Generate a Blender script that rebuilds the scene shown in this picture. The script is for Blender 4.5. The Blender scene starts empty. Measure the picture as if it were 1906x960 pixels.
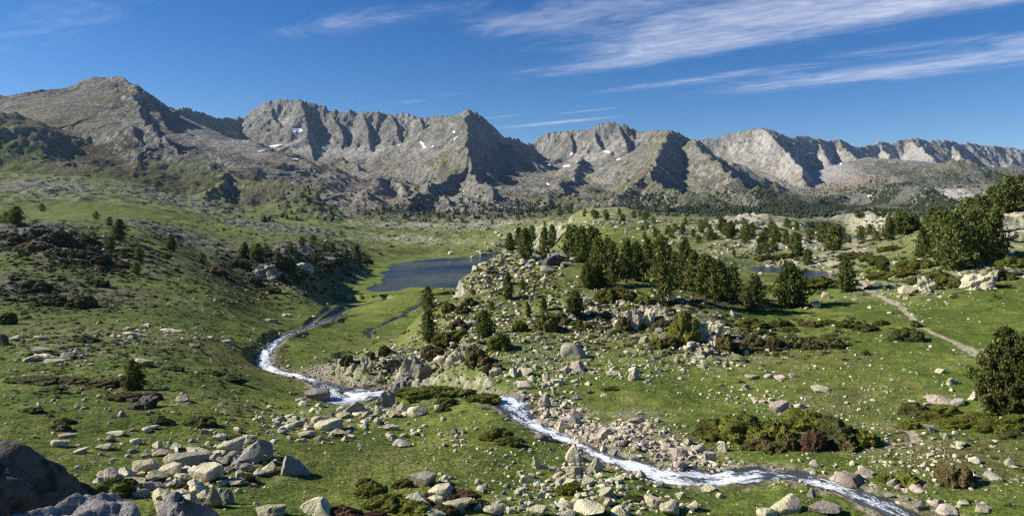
import bpy, math, random
import numpy as np
from mathutils import Vector

random.seed(7)
rng = np.random.default_rng(11)
scene = bpy.context.scene
COL = scene.collection
F, CU, HY = 1312.0, 953.0, 400.0        # focal length, centre column and eye-level row of the survey frame
f32 = np.float32

# ------------------------------------------------------------------ noise
def _hash(ix, iy, seed):
    h = (ix * np.int32(374761393) + iy * np.int32(668265263) + np.int32(seed * 974711 & 0x7fffffff)).astype(np.uint32)
    h = (h ^ (h >> np.uint32(13))) * np.uint32(1274126177)
    return h ^ (h >> np.uint32(16))

def perlin(x, y, seed=0):
    x = np.asarray(x, f32); y = np.asarray(y, f32)
    x0 = np.floor(x); y0 = np.floor(y)
    ix = x0.astype(np.int32); iy = y0.astype(np.int32)
    fx = x - x0; fy = y - y0
    u = fx * fx * fx * (fx * (fx * 6 - 15) + 10); v = fy * fy * fy * (fy * (fy * 6 - 15) + 10)
    def g(dx, dy):
        h = _hash(ix + np.int32(dx), iy + np.int32(dy), seed)
        a = (h & np.uint32(65535)).astype(f32) * f32(2 * math.pi / 65536)
        return np.cos(a) * (fx - dx) + np.sin(a) * (fy - dy)
    with np.errstate(over='ignore'):
        a, b, c, d = g(0, 0), g(1, 0), g(0, 1), g(1, 1)
    return (a + (b - a) * u + (c - a) * v + (a - b - c + d) * u * v) * f32(1.5)

def fbm(x, y, octv=3, seed=0, gain=0.5):
    s = 0; a = 1.0; t = 0
    for o in range(octv):
        s = s + a * perlin(x * 2.03 ** o + 17.3 * o, y * 2.03 ** o - 9.1 * o, seed + o)
        t += a; a *= gain
    return s / t

def ridged(x, y, octv=3, seed=0, gain=0.5):
    s = 0; a = 1.0; t = 0
    for o in range(octv):
        s = s + a * (1 - np.abs(perlin(x * 2.1 ** o + 31.7 * o, y * 2.1 ** o + 5.3 * o, seed + o)) * 1.6)
        t += a; a *= gain
    return s / t

def sstep(a, b, x):
    t = np.clip((x - a) / (b - a), 0, 1)
    return t * t * (3 - 2 * t)

# ------------------------------------------------------------------ survey of the land: column, row, distance
NEAR = {
 0: [(960,20.5),(850,27),(750,38),(680,52),(640,66),(590,92),(540,120),(480,150),(430,172),(412,190),(405,230),(396,300),(391,420),(370,520),(345,700),(315,950),(280,1100)],
 100: [(440,170),(412,200),(404,240),(395,330),(378,520),(345,720),(320,950),(290,1150),(262,1300)],
 200: [(960,20.5),(900,24.5),(800,33),(700,48),(640,68),(600,92),(560,118),(510,150),(470,172),(440,192),(410,225),(400,280),(388,400),(373,560),(350,750),(325,950),(300,1120),(275,1300)],
 300: [(450,205),(425,250),(408,330),(395,450),(383,580),(370,760),(345,950),(315,1150)],
 400: [(960,21),(900,25),(850,29),(750,41),(680,60),(630,84),(590,112),(550,145),(510,185),(470,225),(440,280),(420,400),(405,560),(395,720),(378,870),(355,1050)],
 450: [(335,1500),(305,2000),(282,2400)],
 500: [(960,21.5),(850,30),(780,40),(740,49),(720,57),(600,140),(570,170),(550,188),(530,203),(500,222),(472,242),(463,268),(448,330),(428,480),(413,700),(403,880),(330,1650),(303,2050),(284,2400)],
 560: [(470,262),(500,240),(545,200)],
 600: [(960,22),(850,31),(780,40),(752,49),(650,95),(600,155),(570,205),(545,245),(520,270),(490,298),(466,330),(450,390),(435,520),(420,720),(408,900),(393,1080),(360,1400),(330,1750),(303,2150),(286,2400)],
 660: [(515,305),(480,350)],
 700: [(960,22.5),(850,32),(770,43),(700,62),(662,72),(600,180),(570,215),(545,255),(448,600),(434,720),(420,840),(408,930),(385,1150),(350,1550),(322,1950),(302,2250),(288,2450)],
 800: [(960,23),(900,27),(850,32),(800,38),(758,44),(724,49),(708,62),(680,66),(640,72),(600,80),(573,87),(455,600),(438,720),(422,840),(407,950),(385,1150),(350,1500),(322,1850),(297,2200)],
 880: [(700,53),(650,62),(600,74),(550,86),(507,97)],
 900: [(452,620),(436,740),(420,860),(408,950),(385,1150),(360,1400)],
 940: [(960,23.5),(880,29.5),(800,37),(700,52),(650,61),(600,72),(550,85),(500,98),(468,109)],
 1000: [(960,23.8),(880,30),(800,38),(700,52),(640,62),(570,78),(520,90),(470,115),(440,420),(428,540),(413,760),(400,1050),(370,1300),(340,1700),(315,2200),(298,2600)],
 1100: [(960,24),(880,30),(800,38),(720,49),(650,61),(600,71),(560,80),(520,90),(480,106),(455,180),(430,260),(403,335),(390,375),(395,1050),(370,1300),(340,1700),(315,2200),(295,2600)],
 1200: [(960,24.5),(900,28),(840,34),(780,40),(700,51),(650,60),(610,68),(570,74),(550,80),(520,92),(490,115),(460,170),(430,240),(410,320),(399,360),(396,1050),(375,1350)],
 1300: [(960,25),(890,29.5),(840,34),(760,43),(680,55),(630,63),(580,71),(550,80),(510,100),(480,130),(450,190),(425,270),(408,330),(400,1050),(382,1300),(340,1800),(308,2500)],
 1400: [(960,25),(880,29.8),(820,35),(720,48),(640,62),(600,70),(570,77),(530,94),(500,118),(470,150),(440,200),(403,250),(400,1050),(387,1300),(347,2100),(320,2800)],
 1500: [(960,24.5),(885,29),(830,33.5),(780,38.5),(700,49.5),(640,61),(590,72),(545,88),(513,110),(500,122),(470,150),(445,185),(428,215),(403,1000),(392,1350),(368,2000),(348,2500),(318,3200)],
 1600: [(960,25),(920,26.7),(860,31),(780,38.5),(700,49),(640,60),(590,70),(550,82),(515,98),(480,125),(450,180),(441,212),(418,238),(399,265),(403,1000),(392,1350),(372,1900),(348,2400),(318,3200),(298,4000)],
 1700: [(960,24.5),(880,28.5),(780,38),(700,48.5),(640,58.5),(590,69),(550,80),(520,90),(490,105),(460,130),(430,170),(410,205),(403,1000),(387,1400),(362,2000),(334,3000),(303,4000)],
 1800: [(960,24),(880,28.3),(800,35),(740,42),(660,54),(600,65),(550,76),(515,85),(490,95),(450,108),(420,125),(398,140),(403,1000),(387,1400),(362,1900),(342,2400),(314,3400)],
 1906: [(960,23.5),(880,27.5),(780,36),(700,46),(620,59),(560,72),(520,80),(480,93),(440,105),(400,118),(384,130),(400,1000),(382,1400),(352,2000),(322,3000)],
 2250: [(960,23),(780,36),(620,57),(520,76),(440,95),(388,115),(395,1000),(380,1400),(352,2000),(322,3000)],
 2600: [(960,23),(780,36),(620,57),(520,76),(440,95),(388,115),(395,1000),(380,1400),(352,2000)],
 -350: [(960,20.5),(850,26),(750,36),(640,60),(560,95),(480,125),(420,150),(405,200),(398,300),(380,520),(350,760),(330,1000)],
 -600: [(960,20.5),(850,26),(750,36),(640,60),(560,95),(480,125),(420,150),(405,200),(398,300),(380,520),(350,760),(330,1000)],
}
HID = {   # ground seen from here only by its shade: column, distance, height
 620:[(262,-27.6)], 840:[(53,-13.3)], 780:[(57,-14.2)], 730:[(59.5,-14.8)], 680:[(58,-15.2)], 645:[(58,-15.1)], 598:[(66,-15.7)], 570:[(71,-16.3)], 500:[(80,-17.2)], 660:[(262,-28.2)], 690:[(90,-19),(130,-24.5),(300,-30.5),(380,-30.5)], 740:[(300,-31.5),(400,-31)], 800:[(108,-16),(140,-23),(200,-27.4),(255,-28.4),(330,-31.5),(420,-31)], 880:[(120,-13),(155,-21),(210,-27),(300,-31),(420,-31)],
 940:[(130,-9),(170,-17),(250,-26),(330,-30),(450,-30)], 1000:[(150,-9.5),(220,-16.5),(320,-15)], 1100:[(132,-7.6),(430,0),(560,-4),(750,-3)],
 1200:[(450,-4),(650,-7)], 1300:[(420,-8),(600,-12)], 1400:[(320,-7),(450,-14),(700,-10)], 1500:[(300,-10),(450,-16),(700,-11)], 1600:[(330,-7),(450,-16),(700,-11)],
 1700:[(300,-9),(500,-16)], 1800:[(200,-2),(300,-9),(500,-15)], 1906:[(180,2),(300,-4),(500,-14)], 2250:[(170,4),(300,0),(500,-10)], 2600:[(170,4),(300,0),(500,-10)],
}
ctl = []
for u, L in NEAR.items():
    for py, Y in L:
        if Y > 1100 and 320 < u < 1560: Y = Y * (1 + .17 * min(1, (Y - 1100) / 500))
        ctl.append((u, Y, Y * (HY - py) / F))
for u, L in HID.items():
    for Y, z in L: ctl.append((u, Y, z))
for u in range(-600, 2601, 320):
    for Y in (1.5, 3, 6, 11, 16): ctl.append((u, Y, -1.75 - 0.447 * Y))
    ctl.append((u, 7500, 260)); ctl.append((u, 5200, 230))
ctl = np.array(ctl, float)
UK, LK = 1 / 240.0, 3.0
def _k(d2): return 0.5 * d2 * np.log(d2 + 1e-9)
P = np.c_[ctl[:, 0] * UK, np.log(ctl[:, 1]) * LK]
n = len(P)
D2 = ((P[:, None] - P[None]) ** 2).sum(-1)
A = np.zeros((n + 3, n + 3)); A[:n, :n] = _k(D2) + np.eye(n) * 0.004; A[:n, n] = 1; A[:n, n + 1:] = P; A[n, :n] = 1; A[n + 1:, :n] = P.T
# heights are fitted as h / distance**0.6 so that near and far land weigh alike
wgt = ctl[:, 1] ** 0.6
sol = np.linalg.solve(A, np.r_[ctl[:, 2] / wgt, 0, 0, 0])

LU = np.arange(-460, 2361, 6.0); LL = np.linspace(math.log(1.4), math.log(7000), 1000)
gu, gl = np.meshgrid(LU, LL)
Q = np.c_[gu.ravel() * UK, gl.ravel() * LK].astype(f32)
LZ = np.empty(len(Q), f32); Pf = P.astype(f32); sf = sol.astype(f32)
for i in range(0, len(Q), 40000):
    q = Q[i:i + 40000]
    d2 = (q[:, :1] - Pf[:, 0]) ** 2 + (q[:, 1:] - Pf[:, 1]) ** 2
    LZ[i:i + 40000] = _k(d2) @ sf[:n] + sf[n] + q @ sf[n + 1:]
LZ = (LZ.reshape(gu.shape) * np.exp(gl) ** 0.6).astype(f32)

# ------------------------------------------------------------------ mountain crests: (column, row, distance)
RIDGES = [   # group, steep slope, steep reach, lower slope (left flank, right flank), gully strength, points
 (0, (1.0,190,.62), (.42,150,.36), .35, [(-600,205,2200),(-250,196,2050),(-60,188,1980),(0,192,1960),(40,188,1940),(80,176,1920),(130,158,1890),(180,150,1860),(225,147,1830),(245,160,1760),(256,190,1600),(272,235,1380),(298,264,1230),(350,294,1120),(420,322,1040),(520,345,980),(590,372,930),(622,402,900)]),
 (0, (.5,120,.5), (1.05,280,.65), .5, [(225,148,1830),(262,163,1900),(285,183,2000),(330,200,2200),(380,213,2550),(432,222,2900)]),
 (0, (.45,120,.35), (.6,100,.45), .3, [(-500,185,1100),(-150,198,1120),(0,203,1150),(45,212,1180),(85,232,1230),(120,245,1300)]),
 (0, (.4,60,.3), (.55,100,.45), .3, [(120,245,1330),(175,240,1330),(235,250,1280),(270,275,1200)]),
 (1, (1.15,150,.55), (1.15,150,.55), .9, [(432,222,2900),(470,205,2950),(500,193,2950),(540,188,2920),(575,190,2900),(620,203,2900),(680,212,2860),(720,214,2860),(760,216,2850),(800,217,2820),(835,217,2730),(852,214,2660)]),
 (2, (1.0,120,.6), (1.2,170,.7), .6, [(842,217,2700),(855,210,2630),(866,202,2600),(874,201,2590),(884,208,2590),(895,216,2600),(910,232,2620),(940,250,2750),(975,271,3000)]),
 (2, (1.15,170,.72), (.6,90,.52), .5, [(870,202,2595),(872,232,2440),(866,262,2150),(872,298,1800),(882,328,1520),(905,354,1300),(940,380,1140),(985,398,1060)]),
 (1, (.8,50,.5), (.5,50,.42), .4, [(640,300,2350),(670,318,1950),(720,338,1620),(790,362,1330),(850,388,1120)]),
 (1, (.9,50,.5), (.5,50,.42), .4, [(530,276,2650),(552,292,2350),(590,312,1950),(640,340,1560),(690,372,1230)]),
 (2, (.8,50,.5), (.5,50,.42), .4, [(868,300,1800),(840,322,1580),(800,350,1320),(760,384,1090)]),
 (3, (.9,50,.5), (.5,50,.42), .4, [(1085,292,2900),(1075,315,2200),(1060,340,1700),(1030,368,1330),(1010,392,1100)]),
 (3, (.8,50,.5), (.5,50,.42), .4, [(1212,330,1600),(1170,352,1400),(1130,376,1180)]),
 (0, (.8,60,.5), (.5,50,.45), .4, [(298,264,1230),(270,300,1120),(255,340,980),(262,372,860)]),
 (0, (.8,60,.5), (.5,50,.45), .4, [(420,322,1040),(395,350,930),(380,380,830)]),
 (1, (1.3,110,.6), (.75,110,.6), .5, [(560,190,2900),(566,215,2790),(575,240,2690)]),
 (1, (1.3,110,.6), (.75,110,.6), .5, [(500,194,2950),(508,215,2850),(520,238,2750)]),
 (1, (1.3,110,.6), (.75,110,.6), .5, [(620,204,2900),(628,228,2800),(640,252,2700)]),
 (1, (1.3,100,.6), (.75,100,.6), .5, [(676,212,2860),(684,238,2770),(690,258,2690)]),
 (1, (1.35,110,.6), (.75,100,.6), .5, [(728,215,2850),(738,240,2760),(745,266,2660)]),
 (1, (1.3,90,.6), (.75,90,.6), .5, [(780,217,2830),(786,240,2740),(792,258,2660)]),
 (3, (1.3,90,.6), (.75,90,.6), .5, [(1060,247,3050),(1064,265,2950),(1068,282,2860)]),
 (3, (1.3,90,.6), (.75,90,.6), .5, [(1105,238,2990),(1112,258,2880),(1116,275,2790)]),
 (3, (1.3,100,.6), (.75,90,.6), .5, [(1150,231,2940),(1156,255,2820),(1162,272,2740)]),
 (4, (1.3,100,.6), (.75,90,.6), .5, [(1640,267,4600),(1650,282,4420),(1656,292,4300)]),
 (4, (1.3,100,.6), (.75,90,.6), .5, [(1770,266,4900),(1782,282,4700),(1790,292,4560)]),
 (4, (1.3,100,.6), (.75,90,.6), .5, [(1520,259,4080),(1530,278,3900),(1538,292,3760)]),
 (3, (1.0,120,.55), (1.0,120,.55), .8, [(975,272,3000),(990,268,3080),(1000,258,3100),(1030,250,3100),(1060,246,3050),(1085,243,3020),(1100,238,3000),(1140,230,2950),(1165,233,2930),(1180,239,2950),(1195,243,2900),(1215,240,2800),(1250,243,2700),(1285,252,2760),(1305,262,2900)]),
 (3, (1.05,140,.62), (.55,90,.5), .5, [(1250,243,2700),(1236,262,2350),(1222,298,1900),(1212,328,1600),(1225,352,1370),(1280,374,1200),(1350,390,1100)]),
 (3, (.85,110,.5), (.55,80,.45), .5, [(1285,252,2760),(1305,285,2250),(1345,320,1800),(1390,342,1520),(1430,366,1320),(1480,392,1150)]),
 (4, (1.05,170,.55), (1.05,170,.55), .7, [(1290,262,3950),(1340,255,3920),(1380,243,3860),(1398,239,3820),(1415,235,3800),(1432,239,3820),(1450,247,3850),(1475,257,3920),(1500,254,4000),(1530,261,4100),(1560,262,4200),(1595,270,4400),(1640,266,4600),(1680,260,4700),(1700,258,4700),(1740,262,4800),(1800,268,5000),(1860,272,5100),(1906,278,5200),(2100,270,5300),(2600,255,5400)]),
 (4, (1.4,260,.8), (.75,130,.58), .5, [(1415,236,3800),(1440,258,3560),(1468,285,3300),(1492,312,3060),(1500,338,2850)]),
 (4, (1.3,140,.6), (.7,90,.6), .5, [(1690,260,4700),(1712,275,4480),(1735,292,4250)]),
 (4, (1.3,140,.6), (.7,90,.6), .5, [(1560,262,4200),(1580,282,3950),(1600,300,3750)]),
 (5, (.5,120,.35), (.6,120,.4), .35, [(1545,350,2750),(1600,336,2680),(1650,328,2620),(1720,315,2560),(1775,304,2480),(1800,304,2460),(1845,320,2400),(1920,332,2350),(2150,320,2350),(2600,300,2350)]),
 (5, (.5,90,.35), (.6,90,.4), .35, [(1450,398,1350),(1500,380,1560),(1560,364,1650),(1620,352,1660),(1670,349,1600),(1705,352,1500),(1750,372,1320),(1795,396,1150)]),
]
def crest_world(pts, step=25.0):
    w = np.array([((u - CU) * Y / F, Y, (HY - py) * Y / F) for u, py, Y in pts])
    s = np.r_[0, np.cumsum(np.hypot(*np.diff(w[:, :2], axis=0).T))]
    return w, s

def ridge_heights(x, Y, rough=True):
    """highest crest flank over each point, and which mountain it belongs to"""
    best = np.full(x.shape, -1e4, f32); who = np.full(x.shape, -1, np.int8); cliff = np.zeros(x.shape, f32)
    if rough:
        wx = fbm(x / 130, Y / 130, 2, 50) * 38; wy = fbm(x / 130 + 40, Y / 130, 2, 53) * 38
        jag = ridged(x / 60, Y / 60, 3, 60) ; jag2 = fbm(x / 22, Y / 22, 2, 66)
    for gi, left, right, gul, pts in RIDGES:
        w, s = crest_world(pts)
        m = (x > w[:, 0].min() - 1100) & (x < w[:, 0].max() + 1100) & (Y > w[:, 1].min() - 1300) & (Y < w[:, 1].max() + 1000)
        if not m.any(): continue
        xs, ys = x[m], Y[m]
        qx, qy = (xs + wx[m] * .5, ys + wy[m] * .5) if rough else (xs, ys)
        bd = np.full(xs.shape, 1e9, f32); bs = np.zeros_like(bd); bz = np.zeros_like(bd); sd = np.ones_like(bd); top = np.full(xs.shape, -1e9, f32); S1 = np.ones_like(bd); S2 = np.ones_like(bd); sec = np.full(xs.shape, -1e9, f32)
        hd = np.arctan2(np.diff(w[:, 1]), np.diff(w[:, 0])); trn = (np.diff(hd) + np.pi) % (2 * np.pi) - np.pi; tn = np.abs(trn)
        sharp = np.r_[True, tn > .22, True]
        for k in range(len(w) - 1):
            a, b = w[k], w[k + 1]; dx, dy = b[0] - a[0], b[1] - a[1]; L2 = dx * dx + dy * dy
            t = np.clip(((qx - a[0]) * dx + (qy - a[1]) * dy) / L2, 0, 1)
            ex = qx - a[0] - t * dx; ey = qy - a[1] - t * dy
            d = np.hypot(ex, ey); zc = a[2] + t * (b[2] - a[2]); sg = dx * ey - dy * ex > 0
            q1 = np.where(sg, left[1], right[1])
            # past the end of a stretch that stops or bends sharply the flank steepens
            past = np.abs(((qx - a[0]) * dx + (qy - a[1]) * dy) / L2 - t) * math.sqrt(L2) / (d + 1)
            def outer(j, q, bend):      # on the outside of the bend, seen from this stretch or its neighbour j
                if j < 0 or j > len(w) - 2: return 1.0
                o_ = (w[j + 1][0] - w[j][0]) * (qy - q[1]) - (w[j + 1][1] - w[j][1]) * (qx - q[0]) > 0
                return np.where((sg | o_) if bend < 0 else (~sg | ~o_), 1.0, 0.0)
            e0 = sharp[k] * outer(k - 1, a, trn[k - 1] if k else 0); e1 = sharp[k + 1] * outer(k + 1, b, trn[k] if k < len(trn) else 0)
            pw = sstep(0, .45, past) * np.where(t <= 0, e0, np.where(t >= 1, e1, 0))
            f1 = np.where(sg, left[0], right[0]); f2 = np.where(sg, left[2], right[2])
            g1 = f1 + (max(left[0], right[0]) - f1) * pw; g2 = f2 + (max(left[2], right[2]) - f2) * pw
            zt = zc - g1 * np.minimum(d, q1) - g2 * np.maximum(d - q1, 0)
            c = zt > top; st = s[k] + t * math.sqrt(L2); apart = np.abs(st - bs) > 90
            sec = np.where(apart, np.where(c, np.maximum(sec, top), np.maximum(sec, zt)), sec)
            top = np.where(c, zt, top); bd = np.where(c, d, bd); S1 = np.where(c, g1, S1); S2 = np.where(c, g2, S2); bs = np.where(c, s[k] + t * math.sqrt(L2), bs); bz = np.where(c, zc, bz)
            sd = np.where(c, np.where(sg, 1, -1), sd)
        # walking along the crest, a positive side is the left flank
        lf = sd > 0
        s1 = S1; r1 = np.where(lf, left[1], right[1]); s2 = S2
        dd = bd
        if rough:
            g = 1.1 * perlin(bs / 105 + 3 * gi, bd / 500, 70 + gi) + .5 * perlin(bs / 40, bd / 240, 80 + gi)
            seam = sstep(2, 30, top - sec); amp = sstep(0, 60, bd) * (1 - .75 * sstep(r1 * 1.3, r1 * 3.0, bd)) * seam
            dd = bd * (1 + .25 * gul * g * amp)
            g = (g + .55 * perlin(bs / 19, bd / 160, 85 + gi)) * (.35 + 1.5 * np.abs(perlin(bs / 340 + 9, bd / 900, 88 + gi)))
            r1 = r1 * (1 + .5 * seam * perlin(bs / 160, bd * 0 + 5, 90 + gi))
        drop = s1 * np.minimum(dd, r1) + s2 * np.maximum(dd - r1, 0) * (1 - .12 * sstep(200, 900, bd))
        z = bz - drop
        if rough:
            cz = (1 - sstep(r1 * .9, r1 * 1.7, bd)) * np.clip((s1 - .35) / .5, .15, 1)
            z = z + cz * ((jag[m] - .55) * 36 * gul + jag2[m] * 6) * (.16 + .84 * sstep(0, 45, bd)) \
                  + gul * 38 * amp * g * .6 + (1 - sstep(0, 30, bd)) * gul * (11 * perlin(bs / 30, bs * 0, 95) + 9 * perlin(bs / 13, bs * 0, 96))
        else: cz = 0 * z
        c = z > best[m]
        tmp = best[m]; tmp[c] = z[c]; best[m] = tmp
        tw = who[m]; tw[c] = gi; who[m] = tw
        tc = cliff[m]; tc[c] = np.broadcast_to(cz, z.shape)[c]; cliff[m] = tc
    return best, who, cliff

def smax(a, b, k):
    h = np.clip(.5 + .5 * (a - b) / k, 0, 1)
    return b + (a - b) * h + k * h * (1 - h)

LYY = np.exp(gl).astype(f32); LX = ((gu - CU) * LYY / F).astype(f32)
far = LL > math.log(650)
mz, _, _ = ridge_heights(LX[far], LYY[far], rough=False)
LB = LZ.copy(); LB[far] = smax(mz, LZ[far], 14)

def bil(T, u, Y):
    fu = np.clip((u - LU[0]) / (LU[1] - LU[0]), 0, len(LU) - 1.001); fl = np.clip((np.log(Y) - LL[0]) / (LL[1] - LL[0]), 0, len(LL) - 1.001)
    i = fu.astype(int); j = fl.astype(int); a = (fu - i).astype(f32); b = (fl - j).astype(f32)
    return (T[j, i] * (1 - a) + T[j, i + 1] * a) * (1 - b) + (T[j + 1, i] * (1 - a) + T[j + 1, i + 1] * a) * b
def colof(x, Y): return CU + F * x / np.maximum(Y, 1.0)
def base_z(x, Y): return bil(LZ, colof(x, Y), Y)

class Sight:
    """first ground met along the line of sight of a column and row"""
    def __init__(s, us, ls, Z, y0=17.0):
        Yv = np.exp(ls)[:, None]
        py = HY - Z * F / Yv
        py[ls < math.log(y0)] = 5000
        s.acc = np.minimum.accumulate(py, 0); s.us = us; s.ls = ls
    def __call__(s, u, py):
        i = int(np.clip(np.searchsorted(s.us, u), 1, len(s.us) - 1))
        if abs(s.us[i - 1] - u) < abs(s.us[i] - u): i -= 1
        c = s.acc[:, i]
        j = int(np.searchsorted(-c, -py))
        if j >= len(c): return None
        if j == 0: j = 1
        a, b = c[j - 1], c[j]
        t = 0 if a == b else min(max((a - py) / (a - b), 0), 1)
        Y = math.exp(s.ls[j - 1] + t * (s.ls[j] - s.ls[j - 1]))
        return ((u - CU) * Y / F, Y, (HY - py) * Y / F)
sight0 = Sight(LU, LL, LB.astype(float))

# ------------------------------------------------------------------ water and paths
LAKE_Z = -29.0
def flat_pt(u, py, z): Y = z * F / (HY - py); return ((u - CU) * Y / F, Y)
def poly_sd(x, y, poly):
    d = np.full(x.shape, 1e9, f32); ins = np.zeros(x.shape, bool); n = len(poly)
    for k in range(n):
        (ax, ay), (bx, by) = poly[k], poly[(k + 1) % n]
        dx, dy = bx - ax, by - ay
        t = np.clip(((x - ax) * dx + (y - ay) * dy) / (dx * dx + dy * dy), 0, 1)
        d = np.minimum(d, np.hypot(x - ax - t * dx, y - ay - t * dy))
        c = ((ay > y) != (by > y)) & (x < (bx - ax) * (y - ay) / (by - ay + 1e-9) + ax)
        ins ^= c
    return np.where(ins, -d, d)
LAKE = [flat_pt(u, p, LAKE_Z) for u, p in [(688,541),(703,530),(716,513),(722,498),(742,488),(790,484),(850,480),(900,474),(935,467),(960,466),(985,478),(985,500),(940,530),(880,536),(830,536),(800,534),(768,536),(745,541),(715,542)]]
def pond_poly(c, z, ru, rp, seed):
    r = random.Random(seed); out = []
    for k in range(14):
        a = k / 14 * 2 * math.pi; q = r.uniform(.8, 1.15)
        out.append(flat_pt(c[0] + ru * q * math.cos(a), c[1] + rp * q * math.sin(a), z))
    return out
def z_at(u, py): return sight0(u, py)[2]
PZ1 = z_at(1500, 514) - .15
PZ2 = z_at(1588, 443) - .2
PONDS = [(LAKE, LAKE_Z), (pond_poly((1512, 514), PZ1, 38, 11, 3), PZ1), (pond_poly((1436, 502), PZ1, 46, 6, 5), PZ1), (pond_poly((1585, 443), PZ2, 34, 7, 4), PZ2)]

def catmull(pts, step):
    pts = np.array(pts, float); out = []
    p = np.vstack([2 * pts[0] - pts[1], pts, 2 * pts[-1] - pts[-2]])
    for k in range(1, len(p) - 2):
        L = np.hypot(*(p[k + 1, :2] - p[k, :2])); m = max(2, int(L / step))
        t = np.linspace(0, 1, m, endpoint=False)[:, None]
        out.append(.5 * (2 * p[k] + (p[k + 1] - p[k - 1]) * t + (2 * p[k - 1] - 5 * p[k] + 4 * p[k + 1] - p[k + 2]) * t ** 2 + (3 * p[k] - p[k - 1] - 3 * p[k + 1] + p[k + 2]) * t ** 3))
    return np.vstack(out + [pts[-1:]])

def trace(rows, step, mono=True, sink=.0):
    """rows: column, row, half width, foam [, distance]: a water line in world space (x, y, z, half width, foam), running downhill"""
    w = []
    for r in rows:
        if len(r) == 6: Y = r[4]; w.append(((r[0] - CU) * Y / F, Y, r[5], r[2], r[3]))
        else:
            q = sight0(r[0], r[1]); w.append((q[0], q[1], q[2], r[2], r[3]))
    w = np.array(w)
    if mono: w[:, 2] = np.minimum.accumulate(w[:, 2])
    c = catmull(w, step); c[:, 3] = np.maximum(c[:, 3], .1); c[:, 4] = np.clip(c[:, 4], 0, 1); c[:, 2] -= sink
    return c
STREAM_A = trace([(1790,1005,.9,.6),(1755,985,.9,.6),(1700,957,.85,.7),(1640,932,.75,.75),(1580,907,.7,.75),(1525,891,.7,.8),(1480,880,.7,.6),(1440,876,.8,.75),(1390,880,.9,.9),(1330,883,.9,1),(1280,884,.95,1),(1230,878,.9,1),(1190,864,.8,1),(1140,848,.75,.9),(1100,832,.55,.8),(1060,815,.55,.9),(1020,797,.7,1),(990,782,.75,1),(966,765,.8,.7),(950,748,1.2,.9),(930,736,1.2,.8),(890,0,1.1,.8,49.5,-12.8),(840,0,1.1,.8,53,-13.6),(780,0,1.2,.9,57,-14.4),(730,0,1.4,.9,59.5,-14.95),(680,730,2.1,.9),(648,738,2.3,.95),(620,724,1.6,.7),(598,711,.9,.6),(570,702,.8,.85),(540,694,.85,1),(515,689,.95,1),(500,681,1.0,1),(491,668,.95,1),(492,655,.9,.9),(505,641,.85,.8),(530,624,.85,.7),(560,613,.9,.6),(590,601,1.1,.55),(615,593,1.0,.45),(640,586,.8,.2)], .3)
_e = STREAM_A[-1]
BRAIDS = [trace(r, .8, True, .05) for r in (
    [(612,596,1.0,.6),(640,577,.8,.4),(668,568,.8,.2),(700,561,.8,.1),(722,556,.7,0),(716,550,.7,0),(750,547,.7,0),(785,545,.6,0),(815,540,.6,0)],
    [(638,587,.7,.4),(680,583,.65,.2),(728,582,.65,.1),(758,578,.65,0),(783,566,.65,0),(800,560,.65,0),(840,552,.6,0)],
    [(688,628,.45,0),(690,614,.45,0),(714,603,.45,0),(738,592,.5,0),(762,579,.5,0)],
    [(560,615,.3,0),(600,584,.5,0),(650,560,.5,0),(690,553,.5,0)])]
WATERLINES = [(STREAM_A, .5)] + [(b, .4) for b in BRAIDS]
PATH = trace([(1850,668,0.65,0),(1815,655,0.54,0),(1775,635,0.29,0),(1740,620,0.25,0),(1712,604,0.25,0),(1690,585,0.29,0),(1668,566,0.36,0),(1640,550,0.43,0),(1610,538,0.36,0),(1605,524,0.29,0),(1592,508,0.25,0),(1565,497,0.25,0),(1530,487,0.25,0)], .5, False)
DIRT = trace([(1600,838,.25,0),(1650,828,.25,0),(1700,822,.2,0),(1690,800,.2,0)], .3, False)

def line_dist(x, Y, c, reach):
    """distance to a traced line as a fraction of its half width (>= 9 far away) and its height there"""
    r = np.full(x.shape, 99., f32); z = np.zeros(x.shape, f32)
    m = (x > c[:, 0].min() - reach) & (x < c[:, 0].max() + reach) & (Y > c[:, 1].min() - reach) & (Y < c[:, 1].max() + reach)
    idx = np.nonzero(m.ravel())[0]
    if not len(idx): return r, z
    xs, ys = x.ravel()[idx], Y.ravel()[idx]
    cc = c[::max(1, len(c) // 260)]
    br = np.full(xs.shape, 99., f32); bz = np.zeros(xs.shape, f32)
    for k in range(len(cc) - 1):
        a, b = cc[k], cc[k + 1]; R = reach + np.hypot(b[0] - a[0], b[1] - a[1])
        q = np.nonzero((np.abs(xs - a[0]) < R) & (np.abs(ys - a[1]) < R))[0]
        if not len(q): continue
        dx, dy = b[0] - a[0], b[1] - a[1]; L2 = dx * dx + dy * dy + 1e-9
        t = np.clip(((xs[q] - a[0]) * dx + (ys[q] - a[1]) * dy) / L2, 0, 1)
        d = np.hypot(xs[q] - a[0] - t * dx, ys[q] - a[1] - t * dy) / (a[3] + t * (b[3] - a[3]))
        k2 = d < br[q]
        br[q[k2]] = d[k2]; bz[q[k2]] = (a[2] + t * (b[2] - a[2]))[k2]
    r.ravel()[idx] = br; z.ravel()[idx] = bz
    return r, z

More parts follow.
